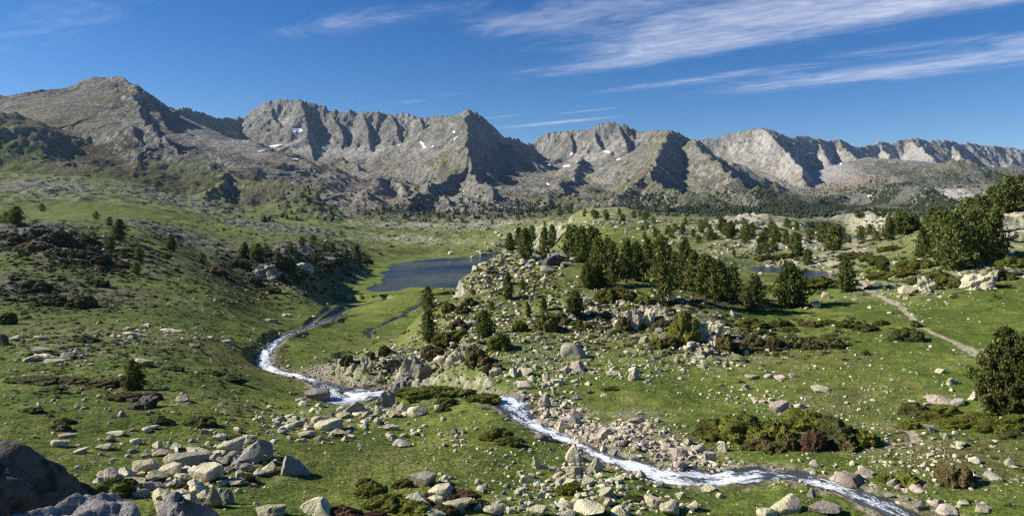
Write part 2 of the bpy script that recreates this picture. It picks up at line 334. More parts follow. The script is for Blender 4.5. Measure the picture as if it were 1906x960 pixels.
# ------------------------------------------------------------------ zones of the land (world anchored from the survey)
def zone(u, py, ru, rp):
    c = sight0(u, py)
    if c is None: c = sight0(u, py + 6)
    a = sight0(u, py + rp); b = sight0(u, py - rp)
    la = math.log(a[1]) if a else math.log(c[1]) - .1
    lb = math.log(b[1]) if b else math.log(c[1]) + .12
    lc = math.log(c[1])
    lo = min(max(lc - la, .03), .45); hi = min(max(lb - lc, .03), .45)
    return (CU + F * c[0] / c[1], lc, ru, lo, hi)
def zw(zn, u, l):
    u0, lc, ru, lo, hi = zn
    d = l - lc
    return np.exp(-((u - u0) / ru) ** 2 - (np.where(d < 0, d / lo, d / hi)) ** 2)
CLOUDS = [(-1.3, 3.72, 1.15, .46, 1.2), (-2.25, 4.10, .8, .18, 1.0), (-.6, 3.45, .8, .42, .95), (-1.8, 2.95, .65, .3, .65), (.1, 3.9, .5, .25, .6), (-1.0, 5.5, 1.15, .33, 1.15), (.15, 5.15, .6, .42, 1.15), (-2.1, 4.95, .9, .14, .7), (-.8, 4.75, .5, .14, .55),
          (-4.3, 6.32, .8, .13, 1.3), (-3.0, 2.35, .45, .2, .65), (-4.2, 1.5, 1.0, .3, .45), (-4.4, 4.35, .5, .10, .5), (-5.5, 4.6, .5, .08, .5), (-3.6, 5.8, .4, .06, .7), (-4.5, 5.6, .35, .06, .7), (-2.3, 2.75, .3, .4, .45)]
CLOUD_COL = (6.6, 7.0, 8.4)
HAZE, EXPO, SKY_STR, SKY_SAT = 2.8e-5, .92, .060, 1.40
# ------------------------------------------------------------------ the land itself
US = np.unique(np.r_[np.arange(-420, -60, 7.0), np.arange(-60, 1967, 2.0), np.arange(1966, 2330, 7.0)])
LS = np.unique(np.r_[np.linspace(math.log(1.5), math.log(17), 46), np.linspace(math.log(17), math.log(900), 1320), np.linspace(math.log(900), math.log(6600), 900)])
UU, LLg = np.meshgrid(US, LS)
GY = np.exp(LLg).astype(f32); GX = ((UU - CU) * GY / F).astype(f32)
UU = UU.astype(f32); LLg = LLg.astype(f32)
Z = bil(LZ, UU, GY).astype(f32)
WHO = np.full(Z.shape, -1, np.int8); CLIFF = np.zeros(Z.shape, f32); LIFT = np.zeros(Z.shape, f32)
k0 = int(np.searchsorted(LS, math.log(650)))
mz, who, cliff = ridge_heights(GX[k0:], GY[k0:])
LIFT[k0:] = sstep(-15, 15, mz - Z[k0:])
Z[k0:] = smax(mz, Z[k0:], 14); WHO[k0:] = who; CLIFF[k0:] = cliff * LIFT[k0:]

CRAGS = [   # column, row, spread, height of the relief
 (110,455,190,40,1.6,9),(60,540,200,30,.8,6),(520,500,80,40,1.5,7),(590,475,90,22,1.5,7),(330,370,160,26,2.5,14),(60,350,160,30,4,22),(150,640,200,40,.35,4),
 (1000,475,80,22,.6,4),(900,520,70,40,.45,3),(1200,590,110,30,.8,3),(1320,640,110,34,.8,3),(1100,575,60,22,.7,3),(760,700,70,40,1.0,3),(650,690,50,30,.8,3),(850,650,90,40,.5,3),(1000,660,120,30,.25,3),
 (1640,415,110,18,2.2,9),(1370,420,120,25,2.0,8),(1500,455,200,25,1.0,6),(1160,405,140,14,.5,6),(1740,520,140,22,.7,3),(1850,430,120,50,1.4,6),(1150,830,130,30,.2,2),(420,860,120,40,.25,2),
 (850,420,260,10,2.0,10),(1000,430,90,12,1.6,8),(760,447,120,8,1.2,7),(560,430,110,8,1.4,7),(330,440,160,20,1.0,8),(500,425,120,12,1.5,8),(1560,480,120,14,.8,5)]
ROUGH = np.zeros(Z.shape, f32)
near = slice(0, int(np.searchsorted(LS, math.log(1000))))
nx, ny, nu, nl = GX[near], GY[near], UU[near], LLg[near]
dz = fbm(nx / 26, ny / 26, 2, 1) * .5 * sstep(20, 120, ny) + fbm(nx / 7, ny / 7, 2, 4) * .28 + fbm(nx / 1.9, ny / 1.9, 2, 7) * .1
hum = fbm(nx / .75, ny / .75, 2, 11)
dz += hum * .05 * (1 - sstep(70, 140, ny))
dz += fbm(nx / 60, ny / 60, 3, 14) * 3.0 * sstep(230, 500, ny) + fbm(nx / 14, ny / 14, 3, 15) * .9 * sstep(200, 400, ny)
dz += (ridged(nx / 38, ny / 46, 2, 17) - .55) * 3.2 * sstep(300, 480, ny)
for (u, p, ru, rp, amp, wl) in CRAGS:
    zn = zone(u, p, ru, rp); w = zw(zn, nu, nl)
    m = w > .04
    if not m.any(): continue
    xs, ys = nx[m], ny[m]
    q = ridged(xs / wl + .4 * perlin(xs / wl, ys / wl, 3), ys / wl, 3, 21)
    blk = np.floor(perlin(xs / wl * 1.7, ys / wl * 1.7, 33) * 4) / 4
    dz[m] += w[m] * amp * ((q - .55) * 1.3 + .5 * blk + .35)
    ROUGH[near][m] = np.maximum(ROUGH[near][m], w[m] * sstep(.42, .66, q + .25 * w[m] - .1) * min(1, max(.25, amp)))
Z[near] += dz
# broken rubble relief on the mountains
fr = slice(k0, None); fx, fy = GX[fr], GY[fr]; fade = sstep(650, 1050, fy)
rub = fbm(fx / 120, fy / 120, 3, 41) * 12 + (ridged(fx / 38, fy / 38, 3, 44) - .55) * 6 * sstep(-.25, .35, fbm(fx / 170, fy / 170, 2, 45)) + (ridged(fx / 150 + .5 * perlin(fx / 200, fy / 200, 36), fy / 190 + .4 * perlin(fx / 170, fy / 230, 37), 4, 38, .52) - .55) * 30 * sstep(820, 1100, fy) * (1 - .85 * CLIFF[fr]) + perlin(fx / 9, fy / 9, 47) * 1.3 + perlin(fx / 4.5, fy / 4.5, 48) * .4 + (ridged(fx / 300 + .3 * perlin(fx / 400, fy / 400, 49), fy / 420, 2, 39) - .55) * 42 * LIFT[fr] * (1 - .5 * CLIFF[fr])
calm = np.ones(fx.shape, f32)
SMOOTH = [(110,190,120,40,.75),(190,220,90,30,.6),(60,230,90,30,.9),(470,285,90,16,.75),(690,280,120,14,.6),(380,255,60,40,.7),(1130,300,90,14,.5),(1540,330,60,30,.6),(1660,370,200,30,.3),(200,380,200,20,.7),(50,330,90,40,.6),(820,260,40,18,.6),(1230,275,50,20,.5)]
for (u, p, ru, rp, s) in SMOOTH: calm *= 1 - s * zw(zone(u, p, ru, rp), UU[fr], LLg[fr])
Z[fr] += rub * fade * calm * (.8 + .4 * CLIFF[fr])

WET = np.zeros(Z.shape, f32); PATHW = np.zeros(Z.shape, f32); BANK = np.zeros(Z.shape, f32); SHORE = np.zeros(Z.shape, f32)
for poly, lz in PONDS:
    px = [p[0] for p in poly]; py_ = [p[1] for p in poly]
    m = (nx > min(px) - 40) & (nx < max(px) + 40) & (ny > min(py_) - 40) & (ny < max(py_) + 40)
    if not m.any(): continue
    d = poly_sd(nx[m], ny[m], poly) + fbm(nx[m] / 15, ny[m] / 20, 3, 5) * (8 if lz < -20 else .5)
    z = Z[near][m]; S = 1.0 if lz < -20 else .35
    low = lz - .25 * S - np.clip(-d, 0, 6) * .12
    shore = lz + .06 + np.clip(d, 0, 40) * .05
    t = sstep(2 * S, 26 * S, d)
    zz = np.where(d < 0, np.minimum(z, low), shore * (1 - t) + z * t)
    zz = np.where((d > 0) & (d < 26 * S) & (z < shore), np.maximum(zz, shore), zz)
    Z[near][m] = zz
    SHORE[near][m] = np.maximum(SHORE[near][m], sstep(14 * S, 1, d) if lz < -20 else 0); BANK[near][m] = np.maximum(BANK[near][m], sstep(1.2 * S, 0, np.abs(d)) * .6)
for poly, lz in PONDS[1:]:
    m = (np.abs(nx - poly[0][0]) < 60) & (np.abs(ny - poly[0][1]) < 60)
    d = poly_sd(nx[m], ny[m], poly) + fbm(nx[m] / 15, ny[m] / 20, 3, 5) * .5
    Z[near][m] = np.where(d < 0, np.minimum(Z[near][m], lz - .09 - np.clip(-d, 0, 6) * .12), Z[near][m])
for c, dep in WATERLINES:
    r, zc = line_dist(nx, ny, c, 7)
    m = r < 4.5
    if not m.any(): continue
    rr = r[m]; z = Z[near][m]
    bed = zc[m] - dep * (1 - np.clip(rr, 0, 1) ** 2) - .06 + hum[m] * .14 * dep
    t = sstep(1.0, 2.6, rr)
    wob = hum[m] * .08
    Z[near][m] = np.where(rr < 1, bed, bed * (1 - t) + z * t + wob * t * (1 - t) * 4)
    WET[near][m] = np.maximum(WET[near][m], 1 - sstep(.8, 1.2, rr + .5 * hum[m]))
    BANK[near][m] = np.maximum(BANK[near][m], 1 - sstep(1.1, 2.0, rr + .8 * hum[m]))
for c in (PATH, DIRT):
    r, zc = line_dist(nx, ny, c, 5)
    m = r < 4
    wv = 1 - sstep(.7, 1.4, r[m] + .7 * fbm(nx[m] / .8, ny[m] / .8, 2, 77))
    PATHW[near][m] = np.maximum(PATHW[near][m], wv); Z[near][m] -= .06 * wv

SIGHT = Sight(US, LS, Z.astype(float))
def ground_z(x, Y):
    i = np.clip(np.searchsorted(US, colof(x, Y)) - 1, 0, len(US) - 2); j = np.clip(np.searchsorted(LS, np.log(Y)) - 1, 0, len(LS) - 2)
    a = (colof(x, Y) - US[i]) / (US[i + 1] - US[i]); b = (np.log(Y) - LS[j]) / (LS[j + 1] - LS[j])
    return (Z[j, i] * (1 - a) + Z[j, i + 1] * a) * (1 - b) + (Z[j + 1, i] * (1 - a) + Z[j + 1, i + 1] * a) * b

# slope of the finished land
PX = np.stack([GX, GY, Z], -1)
du = np.gradient(PX, axis=1); dl = np.gradient(PX, axis=0)
NRM = np.cross(du, dl); NRM /= np.linalg.norm(NRM, axis=-1, keepdims=True) + 1e-9
STEEP = 1 - np.abs(NRM[..., 2])
del du, dl, PX

# ------------------------------------------------------------------ colours of soil, turf and stone, with dim light painted into the left turf
def C(r, g, b): return np.array([r, g, b], f32)
GRASS, GRASS2, OLIVE, STRAW = C(.094, .128, .023), C(.165, .196, .040), C(.160, .152, .048), C(.20, .172, .075)
CREAM, GREY, PALE = C(.40, .365, .270), C(.205, .198, .178), C(.43, .405, .355)
SCREE, PINK, HEATH, RUST = C(.335, .312, .278), C(.34, .275, .225), C(.060, .046, .024), C(.105, .052, .030)
DARKG, PATHC, MUD, GREYG = C(.030, .046, .014), C(.38, .32, .24), C(.085, .065, .045), C(.160, .152, .115)
def mixc(c, k, w): return c + (k - c) * np.clip(w, 0, 1)[..., None]
def colour(sl):
    x, Y, u, l, st = GX[sl], GY[sl], UU[sl], LLg[sl], STEEP[sl]
    far = sstep(720, 1120, Y + 160 * fbm(x / 60, Y / 60, 2, 131))
    n1 = fbm(x / 9, Y / 9, 3, 101); n2 = fbm(x / 2.1, Y / 2.1, 2, 105); n3 = fbm(x / 30, Y / 30, 3, 108); n4 = perlin(x / .55, Y / .55, 111)
    c = np.broadcast_to(GRASS, x.shape + (3,)).copy()
    c = mixc(c, GRASS2, sstep(-.15, .4, n1 + .35 * n2))
    c = mixc(c, OLIVE, sstep(.0, .5, n3 + .3 * n2) * .8)
    c = mixc(c, STRAW, sstep(.18, .6, n2 * .6 + n1 * .7) * .65)
    c = mixc(c, DARKG, sstep(.3, .8, n4 * .6 - n2 * .5 + .1) * .45 * (1 - far))
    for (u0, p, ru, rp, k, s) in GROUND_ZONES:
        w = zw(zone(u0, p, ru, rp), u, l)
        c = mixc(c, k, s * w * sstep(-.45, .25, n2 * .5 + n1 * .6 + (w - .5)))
    # far land: stone, scree and thin turf
    if far.max() > 0:
        m1 = fbm(x / 120, Y / 120, 4, 121); m2 = fbm(x / 26, Y / 26, 3, 125); m3 = perlin(x / 6.5, Y / 6.5, 128)
        t = mixc(np.broadcast_to(GREYG, c.shape).copy(), OLIVE * 1.15, sstep(-.1, .35, m1 + .4 * m2) * .75)
        low_left = sstep(700, 480, u) * sstep(1250, 880, Y)
        t = mixc(t, GRASS, low_left * .85)
        t = mixc(t, SCREE, sstep(-.12, .3, m2 * .8 + m3 * .35 - m1 * .5) * .75 * (1 - .85 * low_left))
        t = mixc(t, HEATH * 1.5, sstep(.12, .45, m2 * .7 - m3 * .5 + m1 * .4) * .7); t = mixc(t, GRASS * .8, sstep(.15, .5, m1 * 1.1 - m2 * .6) * .5 * sstep(1900, 1000, Y))
        gz = np.zeros(x.shape, f32)
        for (u0, p, ru, rp, k, s) in FAR_ZONES:
            w = zw(zone(u0, p, ru, rp), u, l)
            if k[1] > k[0] * 1.15: gz = np.maximum(gz, np.minimum(1.3 * w, 1))
            t = mixc(t, k, s * w * sstep(-.55, .15, m2 * .7 + m3 * .3 + 1.2 * (w - .45)))
        rk = sstep(.22, .36, st + .10 * m2 + .06 * m3 + .06 * CLIFF[sl])
        rc = mixc(np.broadcast_to(GREY, c.shape).copy(), PALE, sstep(-.1, .6, m1 + .5 * m3 + .25 * m2 + np.where(u > 1250, .35 * sstep(1250, 1400, u), -.12)))
        rc = mixc(rc, GREYG * .8, sstep(.1, .5, m2 - .3 * m1) * .6)
        t = mixc(t, rc, rk * (1 - .75 * gz))
        t = mixc(t, PALE * 1.1, sstep(.45, .65, m3 + .3 * m2) * .5 * (1 - .8 * np.maximum(gz, low_left)))
        t = t * (1 + .12 * m3)[..., None]
        c = mixc(c, 0, far) + t * far[..., None]
    rk = np.clip(ROUGH[sl] * sstep(-.35, .2, n2 + .5 * n1 + .35) + sstep(.36, .55, st + .12 * n2) * (1 - far), 0, 1) * (1 - far)
    rc = mixc(np.broadcast_to(CREAM, c.shape).copy(), GREY, sstep(-.1, .5, n1 + .5 * n4))
    rc = mixc(rc, OLIVE, sstep(.3, .7, n2) * .5); rc = mixc(rc, GREY * .62, sstep(720, 560, u) * sstep(36, 60, Y) * .8)
    c = mixc(c, rc, rk * .9)
    c = mixc(c, GRASS2 * C(.9, 1.05, .8), SHORE[sl] * sstep(-.5, .3, n1 + .5 * n2) * .8)
    b = BANK[sl]
    gv = mixc(np.broadcast_to(PINK, c.shape).copy(), MUD, sstep(-.1, .5, n2 + .5 * n4))
    c = mixc(c, gv, np.where(Y > 120, .5 * b, .75 * b)); c = mixc(c, MUD * .6, WET[sl] * .9)
    c = mixc(c, PATHC * (1 + .15 * n4)[..., None], PATHW[sl] * .9)
    return np.clip(c, .004, .8)
GROUND_ZONES = [(200,560,280,110,DARKG,.25),(220,800,240,90,GRASS*.8,.5),(330,690,160,60,DARKG,.25),  # column, row, spread, colour, strength; leading entries paint grazing-light dimness and vignette into turf
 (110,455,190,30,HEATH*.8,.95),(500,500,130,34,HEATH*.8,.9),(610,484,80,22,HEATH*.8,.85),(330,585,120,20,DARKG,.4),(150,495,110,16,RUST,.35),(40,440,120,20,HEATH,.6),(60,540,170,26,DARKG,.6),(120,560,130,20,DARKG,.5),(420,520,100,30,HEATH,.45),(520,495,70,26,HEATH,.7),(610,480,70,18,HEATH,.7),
 (380,420,140,14,GRASS2,.7),(120,385,260,14,GRASS,.9),(420,400,200,12,GRASS2,.8),(620,575,110,40,GRASS2,.9),(740,560,120,22,GRASS2,.9),(620,640,70,22,GRASS2,.6),(800,450,150,14,GRASS2,.6),(1000,440,60,26,GRASS2,.6),(1110,402,120,16,GRASS2,.9),(1060,410,60,10,OLIVE,.6),
 (280,740,130,26,OLIVE,.5),(160,715,120,14,OLIVE,.6),(1100,620,90,30,OLIVE,.35),(980,520,80,40,STRAW,.3),(1280,700,110,30,GRASS2,.5),(1560,750,160,30,STRAW,.35),(1640,830,110,20,PATHC*.62,.75),(1780,860,140,50,STRAW*.75,.75),(1690,790,80,10,PATHC*.7,.6),(1500,762,120,8,STRAW,.6),(1180,770,70,10,PATHC*.7,.5),
 (1800,590,110,22,GRASS,.7),(1560,700,150,26,GRASS,.5),(1240,600,160,30,HEATH,.4),(1450,640,100,20,HEATH,.6),(1380,610,100,16,OLIVE,.5),(1300,560,140,16,HEATH,.7),(850,660,80,22,HEATH,.4),(740,670,60,22,OLIVE,.4),
 (1440,496,70,7,PINK,.9),(1545,503,60,9,PINK,.9),(1600,530,40,10,PINK,.5),(1640,410,110,14,CREAM,.55),(1380,415,110,20,CREAM,.4),(1480,450,160,22,STRAW,.5),(1640,470,120,16,GRASS2,.4),(1000,475,80,14,CREAM,.3),(900,520,60,30,OLIVE,.5),(860,560,60,30,OLIVE,.5),(800,482,160,3,STRAW,.7),(800,600,130,40,STRAW,.25),
 (1300,640,60,24,CREAM,.4),(1170,590,40,16,CREAM,.4),(600,690,60,12,PINK,.8),(1160,810,110,26,PINK,.6),(1270,840,90,20,PINK,.5),(1840,520,70,16,CREAM,.3),(1060,770,50,24,PINK,.5),
 (1840,880,110,50,MUD,.25),(520,870,120,60,GRASS,.4),(900,780,120,30,GRASS2,.4),(700,860,130,40,STRAW,.2),(480,720,80,12,GRASS2,.5)]
FAR_ZONES = [(60,352,150,26,GRASS,1),(220,372,200,20,GRASS,1),(420,402,200,10,GRASS2,1),(150,392,260,10,GRASS2,1),(60,362,70,10,GREY*.5,.7),(150,352,50,12,GREY*.5,.7),(290,352,60,10,HEATH,.8),
 (130,185,140,26,GREYG,.75),(190,240,90,20,GREYG,.5),(60,225,110,18,OLIVE,.8),(0,260,110,40,GRASS*.8,.8),(40,320,110,30,GRASS*.9,.8),(250,243,100,8,OLIVE,.8),(180,300,110,40,HEATH*1.2,.9),(240,280,70,24,GREYG*.45,.6),(120,310,60,14,PINK*.7,.6),(260,340,140,26,HEATH*1.0,.95),(450,372,150,24,HEATH*1.0,.75),(560,388,70,20,GREY*.7,.6),
 (340,290,80,50,GREY*.7,.85),(90,345,120,14,GRASS,.7),(200,365,160,16,GRASS,.6),(380,395,160,12,GRASS2,.9),(100,375,220,16,GRASS,.9),(420,370,120,12,RUST*.8,.6),(330,352,70,10,HEATH,.6),(40,365,100,14,GREYG*.6,.5),
 (470,285,90,20,SCREE*1.0,.95),(380,255,50,40,SCREE*.8,.9),(690,282,150,18,SCREE*1.3,1),(560,272,120,12,SCREE*1.15,.9),(800,285,60,14,SCREE*1.1,.8),(620,330,130,22,PINK*.8,.55),(700,370,130,26,PINK*.85,.6),(560,300,90,14,OLIVE,.4),
 (830,300,40,36,OLIVE,.6),(850,350,70,36,OLIVE*.9,.4),(850,360,60,30,PALE,.4),(820,400,150,9,DARKG,.7),(720,395,60,10,DARKG,.6),(910,350,40,40,GREYG*.8,.4),(500,370,110,24,GREYG*1.0,.5),
 (1120,288,90,18,SCREE*1.25,1),(1020,310,50,20,SCREE,.6),(1230,275,40,24,OLIVE*1.1,.8),(1190,320,60,22,OLIVE,.5),(1120,330,60,22,PALE*.95,.5),(1180,350,120,22,OLIVE*.8,.5),(1150,392,150,9,DARKG,.7),(1330,395,140,12,DARKG,.8),(1060,390,60,12,DARKG,.4),
 (1400,290,60,26,PALE*1.05,.6),(1350,290,40,20,OLIVE*1.2,.3),(1420,330,90,16,PINK*1.2,.9),(1320,330,50,24,OLIVE*.9,.5),(1545,322,60,26,SCREE*1.35,.95),(1600,338,100,18,PINK*1.25,.95),(1700,285,160,20,PALE*1.1,.7),(1850,290,120,20,PALE*1.1,.7),
 (1500,385,150,16,DARKG,.9),(1640,376,120,16,DARKG,.8),(1440,365,70,14,DARKG,.6),(1720,332,130,18,DARKG,.6),(1870,330,70,16,DARKG*1.2,.6),(1560,350,60,10,OLIVE*.8,.5),(1765,362,44,12,PALE*1.2,.95),(1820,368,40,6,PALE*1.2,.8),(1690,360,50,10,GREY,.5),(1590,365,50,8,PALE,.4)]

# ------------------------------------------------------------------ mesh and material helpers
def make_mesh(name, verts, faces, cols=None, smooth=False, mats=(), mat_idx=None, uvs=None):
    me = bpy.data.meshes.new(name)
    verts = np.ascontiguousarray(verts, f32).reshape(-1, 3); faces = np.ascontiguousarray(faces, np.int32); k = faces.shape[1]
    me.vertices.add(len(verts)); me.vertices.foreach_set('co', verts.ravel())
    me.loops.add(faces.size); me.loops.foreach_set('vertex_index', faces.ravel())
    me.polygons.add(len(faces)); me.polygons.foreach_set('loop_start', np.arange(0, faces.size, k, dtype=np.int32))
    if mat_idx is not None: me.polygons.foreach_set('material_index', np.ascontiguousarray(mat_idx, np.int32))
    me.polygons.foreach_set('use_smooth', np.full(len(faces), smooth))
    for m in mats: me.materials.append(m)
    if cols is not None:
        a = me.color_attributes.new('Col', 'FLOAT_COLOR', 'POINT')
        cc = np.ones((len(verts), 4), f32); cc[:, :cols.shape[1]] = cols; a.data.foreach_set('color', cc.ravel())
    if uvs is not None:
        a = me.attributes.new('Flow', 'FLOAT_VECTOR', 'POINT'); a.data.foreach_set('vector', np.ascontiguousarray(uvs, f32).ravel())
    me.update(calc_edges=True)
    return me
def link(name, me, parent=None):
    o = bpy.data.objects.new(name, me); COL.objects.link(o)
    if parent: o.parent = parent
    return o
def tag(o, label, cat, group=None, kind=None):
    o['label'] = label; o['category'] = cat
    if group: o['group'] = group
    if kind: o['kind'] = kind
    return o

class NT:
    def __init__(s, name):
        s.m = bpy.data.materials.new(name); s.m.use_nodes = True; s.t = s.m.node_tree; s.t.nodes.clear()
        s.out = s.t.nodes.new('ShaderNodeOutputMaterial')
    def n(s, kind, props=None, **inp):
        nd = s.t.nodes.new(kind)
        for k, v in (props or {}).items(): setattr(nd, k, v)
        for k, v in inp.items():
            k = k.replace('_', ' '); sock = nd.inputs[int(k[1:])] if k[0] == '#' else nd.inputs[k]
            if hasattr(v, 'links') or isinstance(v, bpy.types.NodeSocket): s.t.links.new(v, sock)
            else: sock.default_value = v
        return nd
    def math(s, op, a, b=0.0, c=None, clamp=False):
        nd = s.t.nodes.new('ShaderNodeMath'); nd.operation = op; nd.use_clamp = clamp
        for i, v in enumerate((a, b) if c is None else (a, b, c)):
            if isinstance(v, bpy.types.NodeSocket): s.t.links.new(v, nd.inputs[i])
            else: nd.inputs[i].default_value = v
        return nd.outputs[0]
    def mix(s, fac, a, b, mode='MIX'):
        nd = s.t.nodes.new('ShaderNodeMix'); nd.data_type = 'RGBA'; nd.blend_type = mode
        for i, v in ((0, fac), (6, a), (7, b)):
            if isinstance(v, bpy.types.NodeSocket): s.t.links.new(v, nd.inputs[i])
            else: nd.inputs[i].default_value = v if i == 0 else (*v, 1)
        return nd.outputs[2]
    def noise(s, co, scale, detail=3, rough=.55, dist=0): return s.n('ShaderNodeTexNoise', None, Vector=co, Scale=scale, Detail=detail, Roughness=rough, Distortion=dist).outputs['Fac']
    def ramp(s, f, lo, hi, a=0.0, b=1.0): return s.n('ShaderNodeMapRange', {'interpolation_type': 'SMOOTHSTEP'}, Value=f, From_Min=lo, From_Max=hi, To_Min=a, To_Max=b).outputs[0]
    def done(s, shader): s.t.links.new(shader, s.out.inputs['Surface']); return s.m
    def bsdf(s, col, rough=.9, normal=None, spec=.2, **k):
        nd = s.n('ShaderNodeBsdfPrincipled', None, Base_Color=col if isinstance(col, bpy.types.NodeSocket) else (*col, 1), Roughness=rough, **k)
        nd.inputs['Specular IOR Level'].default_value = spec
        if normal: s.t.links.new(normal, nd.inputs['Normal'])
        return nd.outputs[0]

def land_material(name, s1, s2, bump, dist):
    t = NT(name); co = t.n('ShaderNodeTexCoord').outputs['Object']
    c = t.n('ShaderNodeVertexColor', {'layer_name': 'Col'}).outputs[0]
    a = t.noise(co, s1, 4, .65); b = t.noise(co, s2, 3, .6)
    k = t.math('MULTIPLY', t.ramp(a, .25, .75, .62, 1.38), t.ramp(b, .25, .75, .78, 1.22))
    g = t.n('ShaderNodeVectorMath', {'operation': 'SCALE'}, **{'#0': c}); t.t.links.new(k, g.inputs['Scale'])
    bp = t.n('ShaderNodeBump', None, Strength=bump, Distance=dist, Height=t.math('ADD', a, t.math('MULTIPLY', b, .8)))
    return t.done(t.bsdf(g.outputs[0], .95, bp.outputs[0], .1))
M_GROUND = land_material('turf_and_stone', 5.0, 1.3, .8, .14)
M_MOUNT = land_material('mountain_stone', .26, .07, 1.0, 7.0)

nU = len(US)
def grid_faces(nr, nc):
    i = np.arange(nr * nc).reshape(nr, nc)
    return np.stack([i[:-1, :-1], i[:-1, 1:], i[1:, 1:], i[1:, :-1]], -1).reshape(-1, 4)
kN = int(np.searchsorted(LS, math.log(900)))
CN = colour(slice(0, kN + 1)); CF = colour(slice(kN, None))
V = np.stack([GX[:kN + 1], GY[:kN + 1], Z[:kN + 1]], -1)
gr = link('ground', make_mesh('ground', V, grid_faces(kN + 1, nU), CN.reshape(-1, 3), True, [M_GROUND])); gr['kind'] = 'structure'
# the mountains, one object for each massif
V = np.stack([GX[kN:], GY[kN:], Z[kN:]], -1).reshape(-1, 3); FQ = grid_faces(V.shape[0] // nU, nU)
W = WHO[kN:].ravel().astype(int); uF = UU[kN:].ravel()
dflt = np.select([uF < 430, uF < 850, uF < 1010, uF < 1400, uF < 1480], [0, 1, 2, 3, 4], 5)
W = np.where(LIFT[kN:].ravel() > .02, np.where(W < 0, dflt, W), dflt)
wf = W[FQ[:, 0]]
MNAMES = ['mountain_peak', 'mountain_cirque', 'mountain_horn', 'mountain_spur', 'mountain_range', 'wooded_hill']
CFf = CF.reshape(-1, 3)
for k, nm in enumerate(MNAMES):
    fs = FQ[wf == k]
    ids, inv = np.unique(fs, return_inverse=True)
    o = link(nm, make_mesh(nm, V[ids], inv.reshape(-1, 4), CFf[ids], True, [M_MOUNT])); o['kind'] = 'structure'
# ------------------------------------------------------------------ water
def water_material():
    t = NT('lake_water'); co = t.n('ShaderNodeTexCoord').outputs['Object']
    mp = t.n('ShaderNodeMapping', None, Vector=co); mp.inputs['Scale'].default_value = (1, .6, 1)
    a = t.noise(mp.outputs[0], 1.1, 4, .6)
    bp = t.n('ShaderNodeBump', None, Strength=.6, Distance=.3, Height=a)
    wind = t.noise(mp.outputs[0], .018, 3, .6, .8)
    return t.done(t.bsdf((.006, .017, .026), t.ramp(wind, .35, .65, .06, .36), bp.outputs[0], .32, IOR=1.33))
def stream_material():
    t = NT('stream_water'); co = t.n('ShaderNodeAttribute', {'attribute_name': 'Flow'}).outputs['Vector']
    sp = t.n('ShaderNodeSeparateXYZ', None, Vector=co)
    cv = t.n('ShaderNodeCombineXYZ', None, X=t.math('MULTIPLY', sp.outputs[0], 3.2), Y=t.math('MULTIPLY', sp.outputs[1], 1.0), Z=0.0).outputs[0]
    a = t.noise(cv, 1.6, 5, .65, 1.2); b = t.noise(cv, 6.0, 3, .6, .6)
    f = t.math('ADD', t.math('MULTIPLY', a, .7), t.math('MULTIPLY', b, .35))
    lo = t.math('SUBTRACT', .84, t.math('MULTIPLY', sp.outputs[2], .38))
    big = t.noise(cv, .45, 3, .55, .5)
    foam = t.ramp(t.math('ADD', t.math('SUBTRACT', f, lo), t.math('MULTIPLY', t.math('SUBTRACT', big, .5), .6)), -.07, .13)
    col = t.mix(foam, (.045, .055, .055), t.mix(t.ramp(b, .35, .65), (.62, .68, .74), (.90, .91, .92)))
    rg = t.math('MULTIPLY_ADD', foam, .55, .12)
    bp = t.n('ShaderNodeBump', None, Strength=.7, Distance=.15, Height=f)
    return t.done(t.bsdf(col, rg, bp.outputs[0], .4))
M_WATER, M_STREAM = water_material(), stream_material()
def brook_material():
    t = NT('brook_water'); co = t.n('ShaderNodeTexCoord').outputs['Object']
    return t.done(t.bsdf(t.mix(t.ramp(t.noise(co, 1.2, 3), .6, .72), (.018, .024, .016), (.30, .33, .36)), .45, None, .12))
M_BROOK = brook_material()
def flat_water(name, poly, z):
    c = np.mean(poly, 0); N = len(poly)
    ring = [((p[0] - c[0]) * 1.12 + c[0], (p[1] - c[1]) * 1.12 + c[1], z) for p in poly]
    v = np.array(ring + [(c[0], c[1], z)]); fcs = np.array([(k, (k + 1) % N, N) for k in range(N)])
    o = link(name, make_mesh(name, v, fcs, None, True, [M_WATER])); o['kind'] = 'structure'
for (poly, z), nm in zip(PONDS, ['lake', 'pond', 'pond', 'lake']): flat_water(nm, poly, z)
def ribbon(name, c, rise, mat=None):
    c = c.copy(); d = np.gradient(c[:, :2], axis=0); d /= np.linalg.norm(d, axis=1, keepdims=True) + 1e-9
    s = np.r_[0, np.cumsum(np.hypot(*np.diff(c[:, :2], axis=0).T))]
    K = np.linspace(-1.35, 1.35, 13); n = len(c)
    X = c[:, 0, None] - d[:, 1, None] * K * c[:, 3, None]; Y = c[:, 1, None] + d[:, 0, None] * K * c[:, 3, None]
    wob = fbm(X * 2.2, Y * 2.2, 3, 301) * .17 * c[:, 4, None] + fbm(X / 1.6, Y / 1.6, 2, 305) * .16 * c[:, 4, None]
    zz = c[:, 2, None] + rise + wob
    fo = np.clip(c[:, 4, None] * (1.16 - .62 * K ** 2) + .18 * perlin(s[:, None] / 2.6, K * 1.2 * np.ones((n, 1)), 311), 0, 1.1)
    uv = np.stack([K * c[:, 3, None], s[:, None] + 0 * K, fo], -1).reshape(-1, 3)
    o = link(name, make_mesh(name, np.stack([X, Y, zz], -1), grid_faces(n, 13), None, True, [mat or M_STREAM], None, uv)); o['kind'] = 'structure'
ribbon('stream', STREAM_A, -.16)
for b in BRAIDS: ribbon('brook', b, -.10, M_BROOK)

